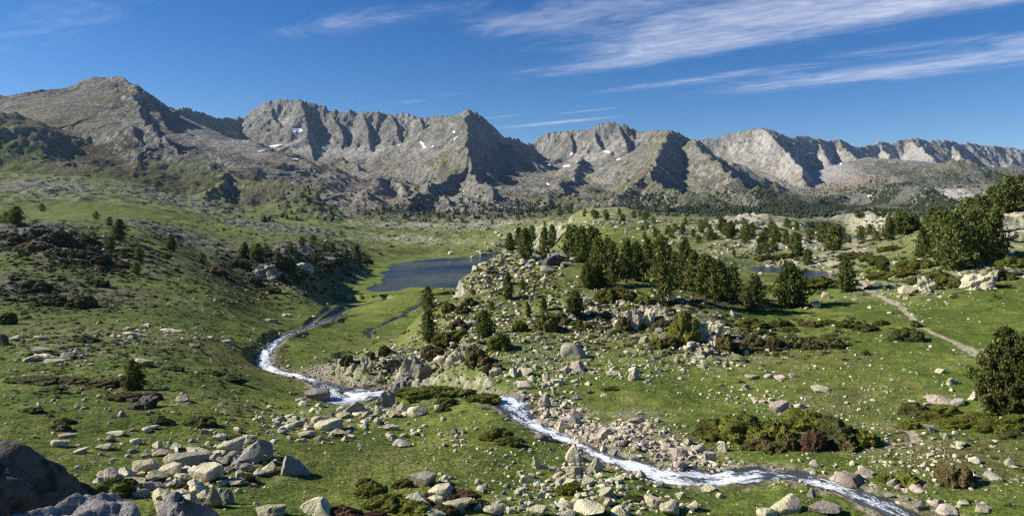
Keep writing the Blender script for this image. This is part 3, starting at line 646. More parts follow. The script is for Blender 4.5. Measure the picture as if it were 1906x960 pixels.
# ------------------------------------------------------------------ stones
def icosphere(sub):
    import bmesh
    bm = bmesh.new(); bmesh.ops.create_icosphere(bm, subdivisions=sub, radius=1)
    v = np.array([p.co[:] for p in bm.verts], f32); fcs = np.array([[p.index for p in q.verts] for q in bm.faces], np.int32); bm.free()
    return v, fcs
def n3(v, s, seed): return (perlin(v[:, 0] * s + 7, v[:, 1] * s + v[:, 2] * s * .7, seed) + perlin(v[:, 1] * s - 3, v[:, 2] * s + v[:, 0] * s * .6, seed + 1) + perlin(v[:, 2] * s, v[:, 0] * s - v[:, 1] * s * .8, seed + 2)) / 2
def stone(sub, seed, cuts=13, rough=.05, lo=.55, hi=.9, top=None):
    r = np.random.default_rng(seed); v, fcs = icosphere(sub); v = v.copy()
    nrm = v.copy()
    for k in range(cuts):
        p = r.normal(size=3); p /= np.linalg.norm(p); d = r.uniform(lo, hi)
        if k == 0 and top: p = np.array([r.normal() * .2, r.normal() * .2, 1]); p /= np.linalg.norm(p); d = top
        h = v @ p; q = h > d
        v[q] -= ((h[q] - d) * .94)[:, None] * p
    v = v.astype(f32)
    if rough: v = v + nrm * (n3(v, 2.2, seed) * rough * 1.3 + n3(v, 6, seed + 9) * rough * .6)[:, None]
    v -= (v.max(0) + v.min(0)) / 2; v /= (v.max(0) - v.min(0)) / 2
    return v.astype(f32), fcs
def rock_material(name, base, dark, lichen, scale, dirt=.35):
    t = NT(name); tc = t.n('ShaderNodeTexCoord'); inf = t.n('ShaderNodeObjectInfo')
    co = t.n('ShaderNodeVectorMath', {'operation': 'ADD'}, **{'#0': t.n('ShaderNodeNewGeometry').outputs['Position'], '#1': (0, 0, 0)}).outputs[0]
    a = t.noise(co, scale, 5, .65); b = t.noise(co, scale * 4.5, 4, .7); l = t.noise(co, scale * .7, 4, .6, .8)
    c = t.mix(t.ramp(a, .38, .68), base, dark); c = t.mix(t.math('MULTIPLY', t.ramp(l, .52, .66), .55), c, lichen)
    c = t.mix(t.math('MULTIPLY', t.ramp(b, .55, .72), dirt), c, tuple(x * .35 for x in dark))
    k = t.math('MULTIPLY_ADD', inf.outputs['Random'], .5, .72)
    g = t.n('ShaderNodeVectorMath', {'operation': 'SCALE'}, **{'#0': c}); t.t.links.new(k, g.inputs['Scale'])
    bp = t.n('ShaderNodeBump', None, Strength=.9, Distance=.3 / scale, Height=t.math('ADD', a, t.math('MULTIPLY', b, .7)))
    return t.done(t.bsdf(g.outputs[0], .9, bp.outputs[0], .15))
R_CREAM = rock_material('cream_granite', (.60, .54, .36), (.39, .35, .24), (.50, .48, .22), 1.6)
R_GREY = rock_material('grey_granite', (.37, .345, .28), (.23, .215, .175), (.33, .32, .18), 1.6)
R_PINK = rock_material('pink_granite', (.52, .43, .35), (.33, .26, .21), (.40, .36, .26), 1.8)
R_LICH = rock_material('lichened_rock', (.30, .275, .26), (.13, .12, .115), (.34, .33, .22), 7.0, .6)
R_DARK = rock_material('dark_lichened_rock', (.135, .122, .105), (.040, .037, .034), (.21, .19, .13), 6.0, .8)
PROTO = [stone(4, 500 + k, 10 + k % 4, .045, .38, .8) for k in range(9)]
FLATP = [stone(4, 540 + k, 9, .045, .4, .85, .3) for k in range(3)]
PEAKP = [stone(4, 560 + k, 9, .045, .36, .66) for k in range(3)]
def ledge(seed):
    v, fcs = stone(5, seed, 11, .03, .42, .85); v = v.copy()
    r = np.random.default_rng(seed); a = r.uniform(0, 3); c_, s_ = math.cos(a), math.sin(a)
    x, y, z = v[:, 0] * c_ - v[:, 1] * s_, v[:, 0] * s_ + v[:, 1] * c_, v[:, 2]
    cr = np.floor(perlin(x * 2.6, y * 2.6 + .35 * z, seed) * 4) / 4 + .6 * np.floor(perlin(x * 1.6 + z * 2.2, y * 1.2 - z * 2.4, seed + 5) * 3.5) / 3.5
    v *= (1 + .26 * cr)[:, None]; v += v * (n3(v, 7, seed + 2) * .03)[:, None]
    v -= (v.max(0) + v.min(0)) / 2; v /= (v.max(0) - v.min(0)) / 2
    return v.astype(f32), fcs
LEDGES = [ledge(580 + k) for k in range(5)]
ROCKMESH = {}
def rock_mesh(kind, k, mat):
    key = (kind, k, mat.name)
    if key not in ROCKMESH:
        v, fcs = {'b': PROTO, 'f': FLATP, 'p': PEAKP, 'k': LEDGES}[kind][k]
        v = v.copy()
        if kind == 'p': v[:, :2] *= (1.12 - .42 * (v[:, 2:] + 1) * .8)
        ROCKMESH[key] = make_mesh('boulder', v, fcs, None, False, [mat])
        ROCKMESH[key].polygons.foreach_set('use_smooth', np.ones(len(fcs), bool)); ROCKMESH[key].set_sharp_from_angle(angle=math.radians(26))
    return ROCKMESH[key]

ORD = ['first','second','third','fourth','fifth','sixth','seventh','eighth','ninth','tenth','eleventh','twelfth','thirteenth','fourteenth','fifteenth','sixteenth','seventeenth','eighteenth','nineteenth','twentieth']
def ordinal(k, n):
    if n == 1: return 'only one'
    if k == 0: return 'leftmost'
    if k == n - 1: return 'rightmost'
    if k < 20: return ORD[k] + ' from left'
    m = n - 1 - k
    return (ORD[m] if m < 20 else ORD[k % 10 + 9] + ' of twenty') + ' from right'
def clip16(s):
    for a, b in ((' from left', ' along'), (' from right', ' backwards'), (' of the ', ' of '), (' at the ', ' at '), (' by the ', ' by '), (' the ', ' ')):
        if len(s.replace(',', ' ').split()) > 16 and a[1:5] != 'from': s = s.replace(a, b, 1)
    return s
def name_by_place(items, places, word):
    """items: (object, column, row, look). Every thing gets its look, its nearest landmark and its count along the row there"""
    by = {}
    for it in items:
        k = min(range(len(places)), key=lambda q: ((it[1] - places[q][0]) / places[q][3]) ** 2 + ((it[2] - places[q][1]) * 1.7 / places[q][3]) ** 2)
        by.setdefault(k, []).append(it)
    for k, L in by.items():
        L.sort(key=lambda it: it[1])
        # count within each look first, so that the look carries the label
        looks = {}
        for it in L: looks.setdefault(it[3], []).append(it)
        for lk, M in looks.items():
            for i, it in enumerate(M):
                o = it[0]
                o['label'] = clip16(f"{lk} {word} {places[k][2]}" + ('' if len(M) == 1 else f", {ordinal(i, len(M))}"))
                o['group'] = f"{word}s {places[k][2]}"

BOULDERS = [(1812,418,34,16,'k','c'),(1872,446,44,18,'k','c'),(1790,452,30,14,'b','c'),(1725,450,30,14,'b','c'),(1760,436,26,12,'f','c'),(1905,440,40,14,'f','c'),  # column, foot row, width, height, shape, stone
 (345,872,75,32,'f','c'),(385,899,68,42,'b','c'),(430,842,48,30,'b','c'),(458,862,62,44,'b','g'),(482,852,52,42,'b','g'),(495,881,38,22,'b','c'),(550,887,52,48,'b','g'),(270,882,48,28,'f','c'),(235,892,36,26,'b','c'),(290,897,42,22,'b','c'),(206,892,42,18,'b','g'),(318,886,44,24,'f','c'),
 (395,946,44,52,'p','c'),(422,938,28,34,'b','g'),(362,917,40,22,'b','c'),(330,937,54,26,'f','c'),(298,932,42,24,'b','c'),(285,912,36,18,'b','p'),(352,948,50,26,'b','c'),(310,955,50,24,'b','c'),(262,925,34,18,'b','g'),(250,905,40,16,'f','c'),(340,895,34,16,'b','c'),(412,866,30,18,'b','g'),(370,850,40,18,'f','c'),(300,850,34,14,'b','c'),(465,825,30,20,'b','c'),(440,905,30,14,'f','c'),
 (592,957,76,34,'p','c'),(505,962,56,24,'b','c'),(790,905,54,32,'b','g'),(822,924,44,26,'b','c'),(775,947,56,34,'b','g'),(812,938,30,18,'b','c'),(852,952,56,24,'f','c'),(802,966,54,22,'b','c'),(826,900,24,20,'p','c'),
 (1096,958,64,27,'b','c'),(1152,962,46,24,'p','c'),(1130,927,32,27,'b','c'),(1216,942,36,20,'b','c'),(1246,958,46,24,'b','c'),(1286,947,28,16,'b','c'),(1455,956,70,40,'b','c'),(1428,962,38,18,'b','c'),(1535,956,66,16,'f','p'),(1510,926,22,22,'p','g'),(1000,962,40,24,'b','c'),(920,958,44,18,'b','c'),(1050,962,40,16,'b','c'),
 (1067,862,42,40,'p','c'),(1108,880,38,34,'p','c'),(1068,888,36,26,'b','c'),(1064,904,26,20,'b','c'),(998,872,22,24,'p','c'),(1095,905,28,20,'b','c'),(1192,890,20,18,'p','p'),(1300,888,30,12,'f','p'),(1320,915,30,14,'b','c'),(1150,895,26,14,'b','c'),
 (1068,668,48,38,'b','g'),(1076,692,42,28,'p','p'),(1050,692,20,15,'b','c'),(1180,708,28,26,'p','c'),(1178,694,20,14,'b','c'),(922,700,24,22,'b','c'),(912,720,24,20,'b','g'),(976,700,32,20,'b','c'),(955,702,26,24,'p','c'),(976,724,32,22,'b','p'),(1017,712,26,26,'p','c'),(1036,716,26,13,'f','c'),(1014,758,30,34,'p','p'),(1030,736,14,16,'p','c'),(1140,700,24,10,'f','c'),(968,690,18,12,'b','c'),
 (1062,792,44,22,'b','p'),(1050,804,38,28,'p','c'),(1122,817,34,20,'b','p'),(1072,780,26,18,'b','p'),(1003,793,26,17,'b','p'),(1146,822,26,14,'f','c'),(1010,820,34,14,'f','g'),(1165,792,22,12,'b','c'),(1185,788,30,14,'b','p'),
 (1320,862,34,30,'p','p'),(1262,852,30,22,'b','p'),(1244,838,26,16,'b','p'),(1300,842,26,18,'b','c'),(1285,828,24,16,'b','c'),(1265,872,24,16,'b','p'),(1345,840,24,24,'p','c'),
 (1585,907,60,30,'b','p'),(1610,888,36,18,'b','p'),(1554,896,18,16,'b','c'),(1574,891,22,14,'b','p'),(1663,907,22,22,'b','g'),(1710,918,32,16,'b','p'),(1688,917,22,10,'b','p'),(1745,945,26,18,'b','p'),(1762,961,44,18,'b','p'),(1795,942,26,12,'b','c'),(1830,955,40,14,'f','c'),(1515,868,24,16,'p','p'),(1675,912,12,16,'b','g'),
 (1388,726,24,14,'p','c'),(1400,706,30,9,'f','c'),(1452,706,22,12,'b','p'),(1430,704,18,10,'b','p'),(1475,702,14,12,'b','p'),(1526,729,32,10,'f','c'),(1486,760,28,10,'b','c'),(1450,766,40,22,'f','p'),(1420,752,16,10,'b','c'),(1438,748,18,10,'b','c'),(1405,748,14,12,'b','c'),
 (1772,716,28,17,'b','c'),(1752,752,44,18,'b','p'),(1785,756,36,16,'f','p'),(1730,744,30,8,'f','c'),(1815,745,22,24,'p','c'),(1882,768,44,18,'b','c'),(1750,695,18,10,'b','c'),(1855,640,20,10,'b','c'),(1690,764,26,14,'b','p'),
 (1735,805,14,18,'b','g'),(1760,818,20,16,'b','c'),(1790,832,26,14,'b','c'),(1720,872,20,12,'b','c'),(1878,870,26,22,'p','c'),(1852,895,36,16,'b','g'),(1815,862,22,14,'b','c'),
 (1816,540,58,44,'k','c'),(1848,526,36,34,'k','c'),(1724,542,38,40,'k','c'),(1752,532,20,22,'p','c'),(1878,515,52,18,'f','c'),(1690,545,32,20,'b','c'),(1795,538,20,14,'b','c'),(1520,573,24,14,'f','c'),(1538,556,18,16,'b','c'),(1551,498,34,13,'f','c'),(1452,498,11,19,'p','g'),(1430,492,16,10,'b','p'),
 (1026,494,38,24,'b','d'),(1020,505,28,13,'b','g'),(1180,614,34,54,'k','c'),(1205,606,28,44,'k','c'),(1298,640,50,50,'k','c'),(1326,622,46,34,'k','c'),(1312,664,34,24,'k','c'),(1330,646,30,30,'k','c'),(1100,584,46,16,'k','c'),(1088,566,30,16,'f','c'),(1200,640,26,20,'p','c'),(1222,552,30,18,'p','c'),(1245,560,26,20,'b','c'),(1280,652,20,14,'b','c'),(1370,590,20,18,'b','g'),
 (772,706,50,54,'k','g'),(742,738,42,52,'k','g'),(718,758,36,42,'k','g'),(848,682,40,38,'k','c'),(864,670,28,34,'k','c'),(640,690,28,30,'k','c'),(685,690,26,34,'k','c'),(862,612,34,16,'f','c'),(857,620,22,14,'f','c'),(820,680,24,24,'b','c'),
 (592,745,44,28,'b','g'),(660,768,44,24,'b','g'),(702,772,24,22,'p','c'),(752,768,38,26,'p','c'),(776,773,38,22,'b','c'),(730,775,24,16,'b','c'),(612,802,54,22,'f','c'),(628,812,30,14,'b','c'),(592,790,28,20,'b','c'),(640,778,30,14,'b','c'),(570,815,30,14,'f','c'),(550,795,30,12,'f','c'),(680,778,20,14,'b','c'),(748,832,34,16,'b','g'),(730,820,20,16,'b','c'),(728,800,30,10,'f','c'),(540,780,24,10,'f','c'),
 (494,516,52,34,'k','g'),(562,505,46,22,'k','c'),(472,520,26,16,'b','g'),(612,488,24,14,'b','g'),(505,600,24,8,'f','c'),(535,590,20,7,'f','c'),(585,592,14,7,'b','c'),
 (88,672,60,16,'k','c'),(76,655,32,14,'b','c'),(128,668,34,16,'b','g'),(58,673,32,12,'b','c'),(100,676,40,12,'b','c'),(266,682,36,17,'f','c'),(268,762,54,30,'k','d'),(342,748,28,16,'b','g'),(424,640,24,10,'b','g'),(320,619,40,7,'f','c'),(252,628,40,9,'f','c'),(275,607,16,6,'b','c'),(362,648,24,10,'f','g'),(25,634,22,12,'b','c'),(75,632,22,8,'b','c'),(5,640,20,26,'b','d'),
 (216,812,34,10,'f','c'),(125,815,30,8,'f','c'),(110,832,30,14,'f','c'),(225,776,20,12,'b','p'),(248,803,16,8,'b','c'),(285,800,22,10,'b','g'),(195,838,30,12,'f','c'),(150,845,26,10,'f','c')]
PLACES_R = [(345,850,'at the top of the rubble pile below the left meadow',70),(460,850,'in the heap beside the lone upright block',50),(550,880,'on the turf below the heaped pile',40),(250,890,'behind the lichened dark crag',60),(350,935,'around the peaked pale boulder by the dark crag',60),
 (550,960,'on the bottom lawn between pile and heather',60),(800,925,'among the heather clumps at the bottom',70),(1000,950,'in the stone field at the bottom edge',60),(1110,950,'in the bottom stone field under the stream bend',60),(1240,950,'on the turf under the white stream bend',60),(1480,950,'on the lawn inside the last stream bend',70),
 (1080,880,'on the near bank of the rushing stream',60),(1180,890,'at the near bank where the stream widens',60),(1310,905,'on the near bank by the broad white water',60),(1065,680,'under the round grey boulder on the slope',50),(1180,700,'on the middle lawn near the twin white rocks',60),(950,705,'at the head of the visible stream',50),(1020,735,'beside the top cascade of the stream',40),
 (1060,790,'in the gravel bank beside the upper stream',60),(1170,800,'in the gravel bank below the middle lawn',60),(1280,850,'in the gravel bank beside the large juniper',60),(1370,850,'under the large juniper bank',40),(1590,895,'at the far bank of the lower stream',60),(1720,930,'at the stream bank near the brown bush',60),(1830,940,'in the stony turf at the bottom corner',60),
 (1400,720,'on the broad lawn below the heather slope',70),(1450,757,'on the lawn above the large juniper',60),(1540,730,'in the middle of the broad lawn',60),(1750,740,'beside the big bushy pine at the edge',60),(1750,825,'below the long juniper belt',60),(1860,870,'in the stony turf below the juniper belt',60),(1850,640,'in the pasture above the big bushy pine',60),
 (1820,530,'at the foot of the pine clump on the rise',60),(1720,540,'beside the footpath bend under the pine clump',60),(1540,560,'by the single pine beside the footpath',60),(1480,495,'around the little pond with pink shores',70),(1025,495,'at the crest pines of the knoll',40),(1190,600,'in the rock ledge below the knoll pines',50),(1310,640,'in the broken ledge beside the big olive juniper',50),(1095,575,'in the slanting ledge on the knoll',40),(1240,555,'under the tallest pine of the knoll',40),(1380,600,'below the twin pines of the knoll end',50),
 (750,720,'in the crag above the rapids',50),(855,670,'in the heather slope above the grassy hump',40),(660,690,'in the cliff over the stream bend',40),(860,615,'beside the dark shrub on the slope',40),(620,730,'inside the rapids',40),(670,770,'on the near shore of the rapids',40),(750,770,'under the crag by the rapids',40),(590,800,'in the slab field below the rapids',50),(740,820,'on the lawn beyond the slab field',50),(540,785,'in the slab field edge on the left lawn',40),
 (490,510,'in the dark crag of the left slope',50),(580,495,'in the second crag above the lake',50),(540,595,'in the marsh beside the stream',50),(85,665,'in the low outcrop on the left pasture',60),(265,690,'near the lone dark pine of the pasture',50),(268,760,'under the lone dark pine',50),(380,640,'on the left pasture towards the stream',70),(285,615,'in the rock band across the left pasture',60),(20,630,'in the shaded outcrop at the left edge',40),(160,825,'on the tussocks behind the dark crag',80),(250,790,'on the tussocks below the lone pine',60),
 (1150,650,'on the stony slope below the slanting ledge',50),(1000,620,'on the stony slope under the round junipers',60),(900,590,'on the left flank of the knoll',60),(960,500,'on the pale crest above the lake',50),(1600,640,'on the pasture left of the footpath',60),(1650,790,'on the stony turf inside the juniper belt',60),(1400,470,'among the scattered pines behind the knoll',70),(1640,440,'under the far pale outcrop',60),(420,560,'on the stony left slope',80),(150,560,'on the dark left slope',90),(800,440,'on the meadow beyond the lake',90),(900,800,'on the lawn left of the rushing stream',60),(900,880,'on the lower lawn left of the stones',60),(460,720,'on the left lawn beside the stream',60),(680,850,'on the middle of the bottom lawn',70),(700,640,'above the flower-like stream bend',50),(1480,640,'in the brown heath below the twin pines',60)]
MATS = {'c': R_CREAM, 'g': R_GREY, 'p': R_PINK, 'd': R_DARK}
TONE = {'c': 'cream', 'g': 'grey', 'p': 'pinkish', 'd': 'dark'}
rock_items = []
def put_rock(u, py, w, h, shape, st, r):
    q = SIGHT(u, py - .5)
    if q is None or q[1] > 700: return None
    s = q[1] / F; W, H = w * s, h * s
    dep = W * r.uniform(.6, .95)
    nP = {'b': 9, 'f': 3, 'p': 3, 'k': 5}[shape]
    o = link('boulder', rock_mesh(shape, r.randrange(nP), MATS[st]))
    emb = .34; H *= .80; q = (q[0], q[1], q[2] - .11 * H)
    o.scale = (W / 2 * 1.04, dep / 2, H / 2 * (1 + emb) * 1.05)
    y = q[1] + dep * .30
    o.location = (q[0] * y / q[1], y, q[2] + H / 2 - H * emb * .5)
    a = r.uniform(-.35, .35)
    if r.random() < .5: a += math.pi
    o.rotation_euler = (r.uniform(-.2, .2), r.uniform(-.22, .22), a)
    o['category'] = 'boulder'
    ar = w / max(h, 1)
    look = ('large ' if w > 34 else '') + {'b': 'blocky', 'f': 'flat', 'p': 'pointed', 'k': 'cracked'}[shape] + ' ' + TONE[st]
    rock_items.append((o, u, py, look))
    return o
rr = random.Random(31)
for b in BOULDERS: put_rock(*b, rr)

SCATTER = [  # column, row, spreads, how many, smallest and largest width, share of pink
 (330,875,150,55,330,5,26,.1),(430,858,70,34,90,8,28,.1),(600,790,130,34,330,4,20,.1),(720,768,70,18,90,6,20,.1),(820,812,55,34,80,4,15,.1),(1090,895,150,48,420,4,20,.1),(980,930,120,34,220,5,22,.1),(1150,945,150,26,160,5,22,.1),
 (1130,805,95,26,950,3,15,.55),(1262,845,80,30,560,3,15,.5),(1040,772,45,28,330,4,16,.55),(1330,868,50,14,120,4,14,.4),(985,720,60,34,130,4,18,.3),(1310,640,100,40,240,3,18,.1),(1200,680,120,34,260,3,11,.1),(1000,675,100,40,220,3,14,.1),(1110,650,100,40,200,3,10,.1),
 (1500,690,380,64,420,2,8,.1),(1630,770,260,70,420,3,10,.2),(1740,870,150,62,380,3,14,.2),(1400,745,90,26,100,4,12,.3),(180,740,240,110,420,2,11,.05),(110,660,90,34,120,3,12,.05),(980,560,110,80,900,2,10,.1),(870,620,90,55,560,3,11,.1),(940,495,80,40,520,3,14,.05),(1080,600,110,40,420,3,12,.1),(1180,560,120,24,260,3,12,.1),(760,660,70,36,240,3,11,.1),
 (1690,530,140,34,260,3,12,.2),(1380,465,150,40,420,2,11,.1),(1500,492,80,12,160,2,9,.7),(380,560,140,50,330,2,6,.05),(560,520,100,34,220,2,7,.05),(880,430,220,22,330,2,6,.05),(1200,425,140,24,260,2,8,.05),(600,695,50,12,200,2,7,.8),(560,690,50,16,60,3,9,.6),(640,735,45,22,170,3,11,.5),
 (1120,400,110,18,420,2,9,.1),(1190,408,60,12,120,3,12,.1),(1660,418,70,18,140,3,10,.1),(1350,405,70,14,100,3,9,.1),(150,470,180,50,260,2,7,.05),(560,480,100,24,160,3,8,.1),(1600,900,150,20,120,4,13,.5),(1300,895,150,10,80,4,12,.3),(1480,640,120,30,120,3,12,.1),(700,690,80,34,140,3,9,.1),(1440,560,70,20,60,3,9,.1),(1700,585,40,30,90,2,7,.4),(1820,657,40,10,60,2,7,.5),
 (280,625,180,14,120,3,12,.05),(450,640,120,60,160,2,6,.05),(1750,480,120,30,120,3,9,.1),(1060,700,120,26,120,4,12,.1),(950,850,90,40,90,4,11,.1),(1640,850,120,30,160,3,10,.2)]
spots = []
for (u, p, ru, rp, n_, a, b, pk) in SCATTER:
    for k in range(int(n_ * .8)):
        x, y = rng.normal(u, ru * .6), rng.normal(p, rp * .6)
        spots.append((x, y, a + (b - a) * rng.random() ** 3.1, rng.random() < pk))
for k in range(4200):
    x, y = rng.uniform(-60, 1966), 425 + 535 * rng.random() ** .8
    _q = SIGHT(x, y)
    if _q is None or perlin(np.array([_q[0] / 8]), np.array([_q[1] / 11]), 901)[0] < rng.uniform(-.35, .4): continue
    spots.append((x, y, (1.6 + 5 * rng.random() ** 3) * (.5 + .5 * min(1, (y - 400) / 250)), rng.random() < .1))
RAPID = STREAM_A[np.hypot(STREAM_A[:, 0] + 12.5, STREAM_A[:, 1] - 56) < 6]
# stones standing in the running water and along its edge
for k in range(820):
    c_ = STREAM_A[rng.integers(len(STREAM_A))] if k < 560 else RAPID[rng.integers(len(RAPID))]; o_ = rng.normal() * .75 * c_[3]
    x_, y_ = c_[0] + o_ * .7, c_[1] + o_ * .7
    spots.append((CU + F * x_ / y_, HY - (c_[2] - .1) * F / y_, (.12 + .5 * rng.random() ** 2.5) * F / y_, 2))
ok = []
_ls = {}
for (x, y, w_, pk) in spots:
    if y > 957 or y < 412 or x < -200 or x > 2100: continue
    q = SIGHT(x, y)
    if q is None or q[1] > 850: continue
    i = min(np.searchsorted(US, x), nU - 1); j = min(np.searchsorted(LS, math.log(q[1])), len(LS) - 1)
    wet = WET[j, i]
    if wet > .5 and pk < 2 and rng.random() < .9: continue
    if PATHW[j, i] > .5 or (abs(q[2] - LAKE_Z) < .4 and 255 < q[1] < 600): continue
    ok.append((w_, x, y, q, pk))
ok.sort(key=lambda e: -e[0])
n_big = max(0, 296 - len(rock_items))
for (w_, x, y, q, pk) in ok[:n_big]:
    put_rock(x, y, w_, w_ * rr.uniform(.4, .75), rr.choice('bbbbfp'), 'g' if pk == 2 else 'p' if pk else rr.choice('ccccg'), rr)
name_by_place(rock_items, PLACES_R, 'boulder')
# everything smaller lies in one spread of rubble
SM = [stone(2, 600 + k, 8, .03, .34, .75) for k in range(6)] ; SS = [stone(1, 620 + k, 5, 0, .4, .8) for k in range(6)]
vv, ff, cc, off = [], [], [], 0
for (w_, x, y, q, pk) in ok[n_big:]:
    v, fcs = (SM if w_ > 5 else SS)[rng.integers(6)]
    s = w_ * q[1] / F * .5
    a = rng.uniform(0, 6.28); ca_, sa_ = math.cos(a), math.sin(a)
    sc = np.array([s, s * rng.uniform(.6, 1), s * rng.uniform(.4, .8)], f32)
    u_ = v * sc; u_ = np.c_[u_[:, 0] * ca_ - u_[:, 1] * sa_, u_[:, 0] * sa_ + u_[:, 1] * ca_, u_[:, 2]]
    vv.append(u_ + np.array([q[0], q[1] + s * .4, q[2] + sc[2] * .45], f32)); ff.append(fcs + off); off += len(v)
    t_ = rng.uniform(.65, 1.2); c0 = (np.array([.24, .21, .17]) if pk == 2 else np.array([.50, .42, .34]) if pk else np.array([.58, .53, .36]) if rng.random() < .75 else np.array([.30, .29, .26])) * t_
    cc.append(np.broadcast_to(c0, (len(v), 3)))
def tinted_stone():
    t = NT('rubble_stone'); c = t.n('ShaderNodeVertexColor', {'layer_name': 'Col'}).outputs[0]; co = t.n('ShaderNodeTexCoord').outputs['Object']
    a = t.noise(co, 6.0, 4, .65); g = t.n('ShaderNodeVectorMath', {'operation': 'SCALE'}, **{'#0': c}); t.t.links.new(t.ramp(a, .3, .7, .6, 1.15), g.inputs['Scale'])
    return t.done(t.bsdf(g.outputs[0], .92, None, .15))
M_RUB = tinted_stone()
o = link('rubble', make_mesh('rubble', np.vstack(vv), np.vstack(ff), np.vstack(cc).astype(f32), False, [M_RUB])); tag(o, 'countless small pale stones strewn over turf and banks', 'rubble', kind='stuff')

# the lichened crag the view is taken from, at the bottom left corner
def crag(name, c, r, seed, label, cuts, right, top, tilt=(0, 0, 0), flat=None, mat=None, low=962, crack=0):
    """a weathered block whose upper edge and right end stand where the survey saw them"""
    from mathutils import Euler
    v, fcs = stone(6, seed, cuts, .05, .5, .9, flat)
    v = v + v / (np.linalg.norm(v, axis=1, keepdims=True) + 1e-6) * (n3(v, 5, seed + 1) * .05 + ridged(v[:, 0] * 9 + v[:, 1] * 5, v[:, 2] * 9 - v[:, 1] * 6, 3, seed + 3)[:, None][:, 0] * (.022 + .016 * crack) + n3(v, 24, seed + 5) * (.010 + .010 * crack))[:, None]
    v = v * (1 + crack * .05 * np.floor(perlin(v[:, 0] * 2.3 + v[:, 2], v[:, 1] * 2 - v[:, 2] * 1.7, seed + 7) * 5) / 2 + crack * .02 * np.floor(perlin(v[:, 0] * 6 + v[:, 2] * 3, v[:, 1] * 5 - v[:, 2] * 5, seed + 8) * 4))[:, None]
    v = (v * np.array(r, f32)) @ np.array(Euler(tilt).to_matrix(), f32).T + np.array(c, f32)
    for _ in range(3):
        u = CU + F * v[:, 0] / v[:, 1]; p = HY - F * v[:, 2] / v[:, 1]
        v[:, 0] += (right - u[p < low].max()) * c[1] / F if (p < low).any() else 0
        u = CU + F * v[:, 0] / v[:, 1]; m = (u > top[0] - 12) & (u < top[0] + 12)
        v[:, 2] -= (top[1] - p[m].min()) * c[1] / F
    o = link(name, make_mesh(name, v - np.array(c, f32), fcs, None, True, [mat or R_DARK])); o.location = c
    tag(o, label, 'boulder', 'dark crag blocks under the viewpoint'); return o
crag('boulder', (-4.05, 4.6, -3.0), (1.9, .8, .95), 711, 'dark sloping crag slab filling the bottom left corner', 7, 168, (5, 820), (0, .33, .1), low=908, crack=1)
crag('boulder', (-2.05, 3.0, -2.0), (.46, .45, .8), 722, 'lichen covered flat rock under the dark sloping slab', 9, 262, (130, 916), (0, .05, 0), .7, R_LICH)
crag('boulder', (-1.46, 3.35, -2.15), (.2, .3, .6), 737, 'narrow lichened rock below the peaked pale boulder', 9, 408, (370, 934), mat=R_LICH)
crag('boulder', (-2.42, 2.9, -1.7), (.3, .3, .6), 741, 'small dark knob at the very edge above the flat rock', 9, 18, (0, 900))
# ------------------------------------------------------------------ pines and shrubs
def leaf_material(name, ca, cb, trans=.12):
    t = NT(name); c = t.n('ShaderNodeVertexColor', {'layer_name': 'Col'}).outputs[0]; sp = t.n('ShaderNodeSeparateColor', None, Color=c)
    inf = t.n('ShaderNodeObjectInfo')
    col = t.mix(sp.outputs[0], ca, cb)
    k = t.math('MULTIPLY', t.math('MULTIPLY_ADD', sp.outputs[1], .7, .62), t.math('MULTIPLY_ADD', inf.outputs['Random'], .5, .75))
    g = t.n('ShaderNodeVectorMath', {'operation': 'SCALE'}, **{'#0': col}); t.t.links.new(k, g.inputs['Scale'])
    b = t.bsdf(g.outputs[0], .75, None, .15)
    tr = t.n('ShaderNodeBsdfTranslucent', None, Color=g.outputs[0]).outputs[0]
    mx = t.n('ShaderNodeMixShader', None, Fac=trans, **{'#1': b, '#2': tr})
    return t.done(mx.outputs[0])
M_PINE = leaf_material('pine_needles', (.068, .098, .022), (.195, .216, .058), .26)
M_PINEY = leaf_material('olive_pine_needles', (.076, .092, .024), (.190, .192, .054), .26)
M_JUN = leaf_material('juniper_leaves', (.105, .118, .018), (.215, .208, .038), .15)
M_DJUN = leaf_material('dark_shrub_leaves', (.064, .076, .020), (.140, .142, .042), .1)
M_LOW = leaf_material('low_heath_leaves', (.062, .070, .020), (.165, .155, .042), .1)
M_HEATH = leaf_material('brown_heath_leaves', (.095, .080, .028), (.170, .132, .048), .1)
M_RED = leaf_material('red_bloom_leaves', (.088, .052, .028), (.150, .082, .046), .1)
def bark():
    t = NT('pine_bark'); co = t.n('ShaderNodeTexCoord').outputs['Object']
    a = t.noise(co, 14.0, 4, .6)
    return t.done(t.bsdf(t.mix(a, (.09, .065, .05), (.22, .18, .15)), .95, None, .1))
M_BARK = bark()
def tube(path, rad, sides=5):
    path = np.array(path, f32); n = len(path); d = np.gradient(path, axis=0); d /= np.linalg.norm(d, axis=1, keepdims=True) + 1e-9
    up = np.where(np.abs(d[:, 2:]) > .9, np.array([[1., 0, 0]]), np.array([[0, 0, 1.]])); a = np.cross(d, up); a /= np.linalg.norm(a, axis=1, keepdims=True) + 1e-9; b = np.cross(d, a)
    th = np.arange(sides) / sides * 2 * math.pi
    v = path[:, None] + (a[:, None] * np.cos(th)[None, :, None] + b[:, None] * np.sin(th)[None, :, None]) * np.array(rad, f32)[:, None, None]
    i = np.arange(n * sides).reshape(n, sides); j = np.roll(i, -1, 1)
    return v.reshape(-1, 3), np.stack([i[:-1], j[:-1], j[1:], i[1:]], -1).reshape(-1, 4)
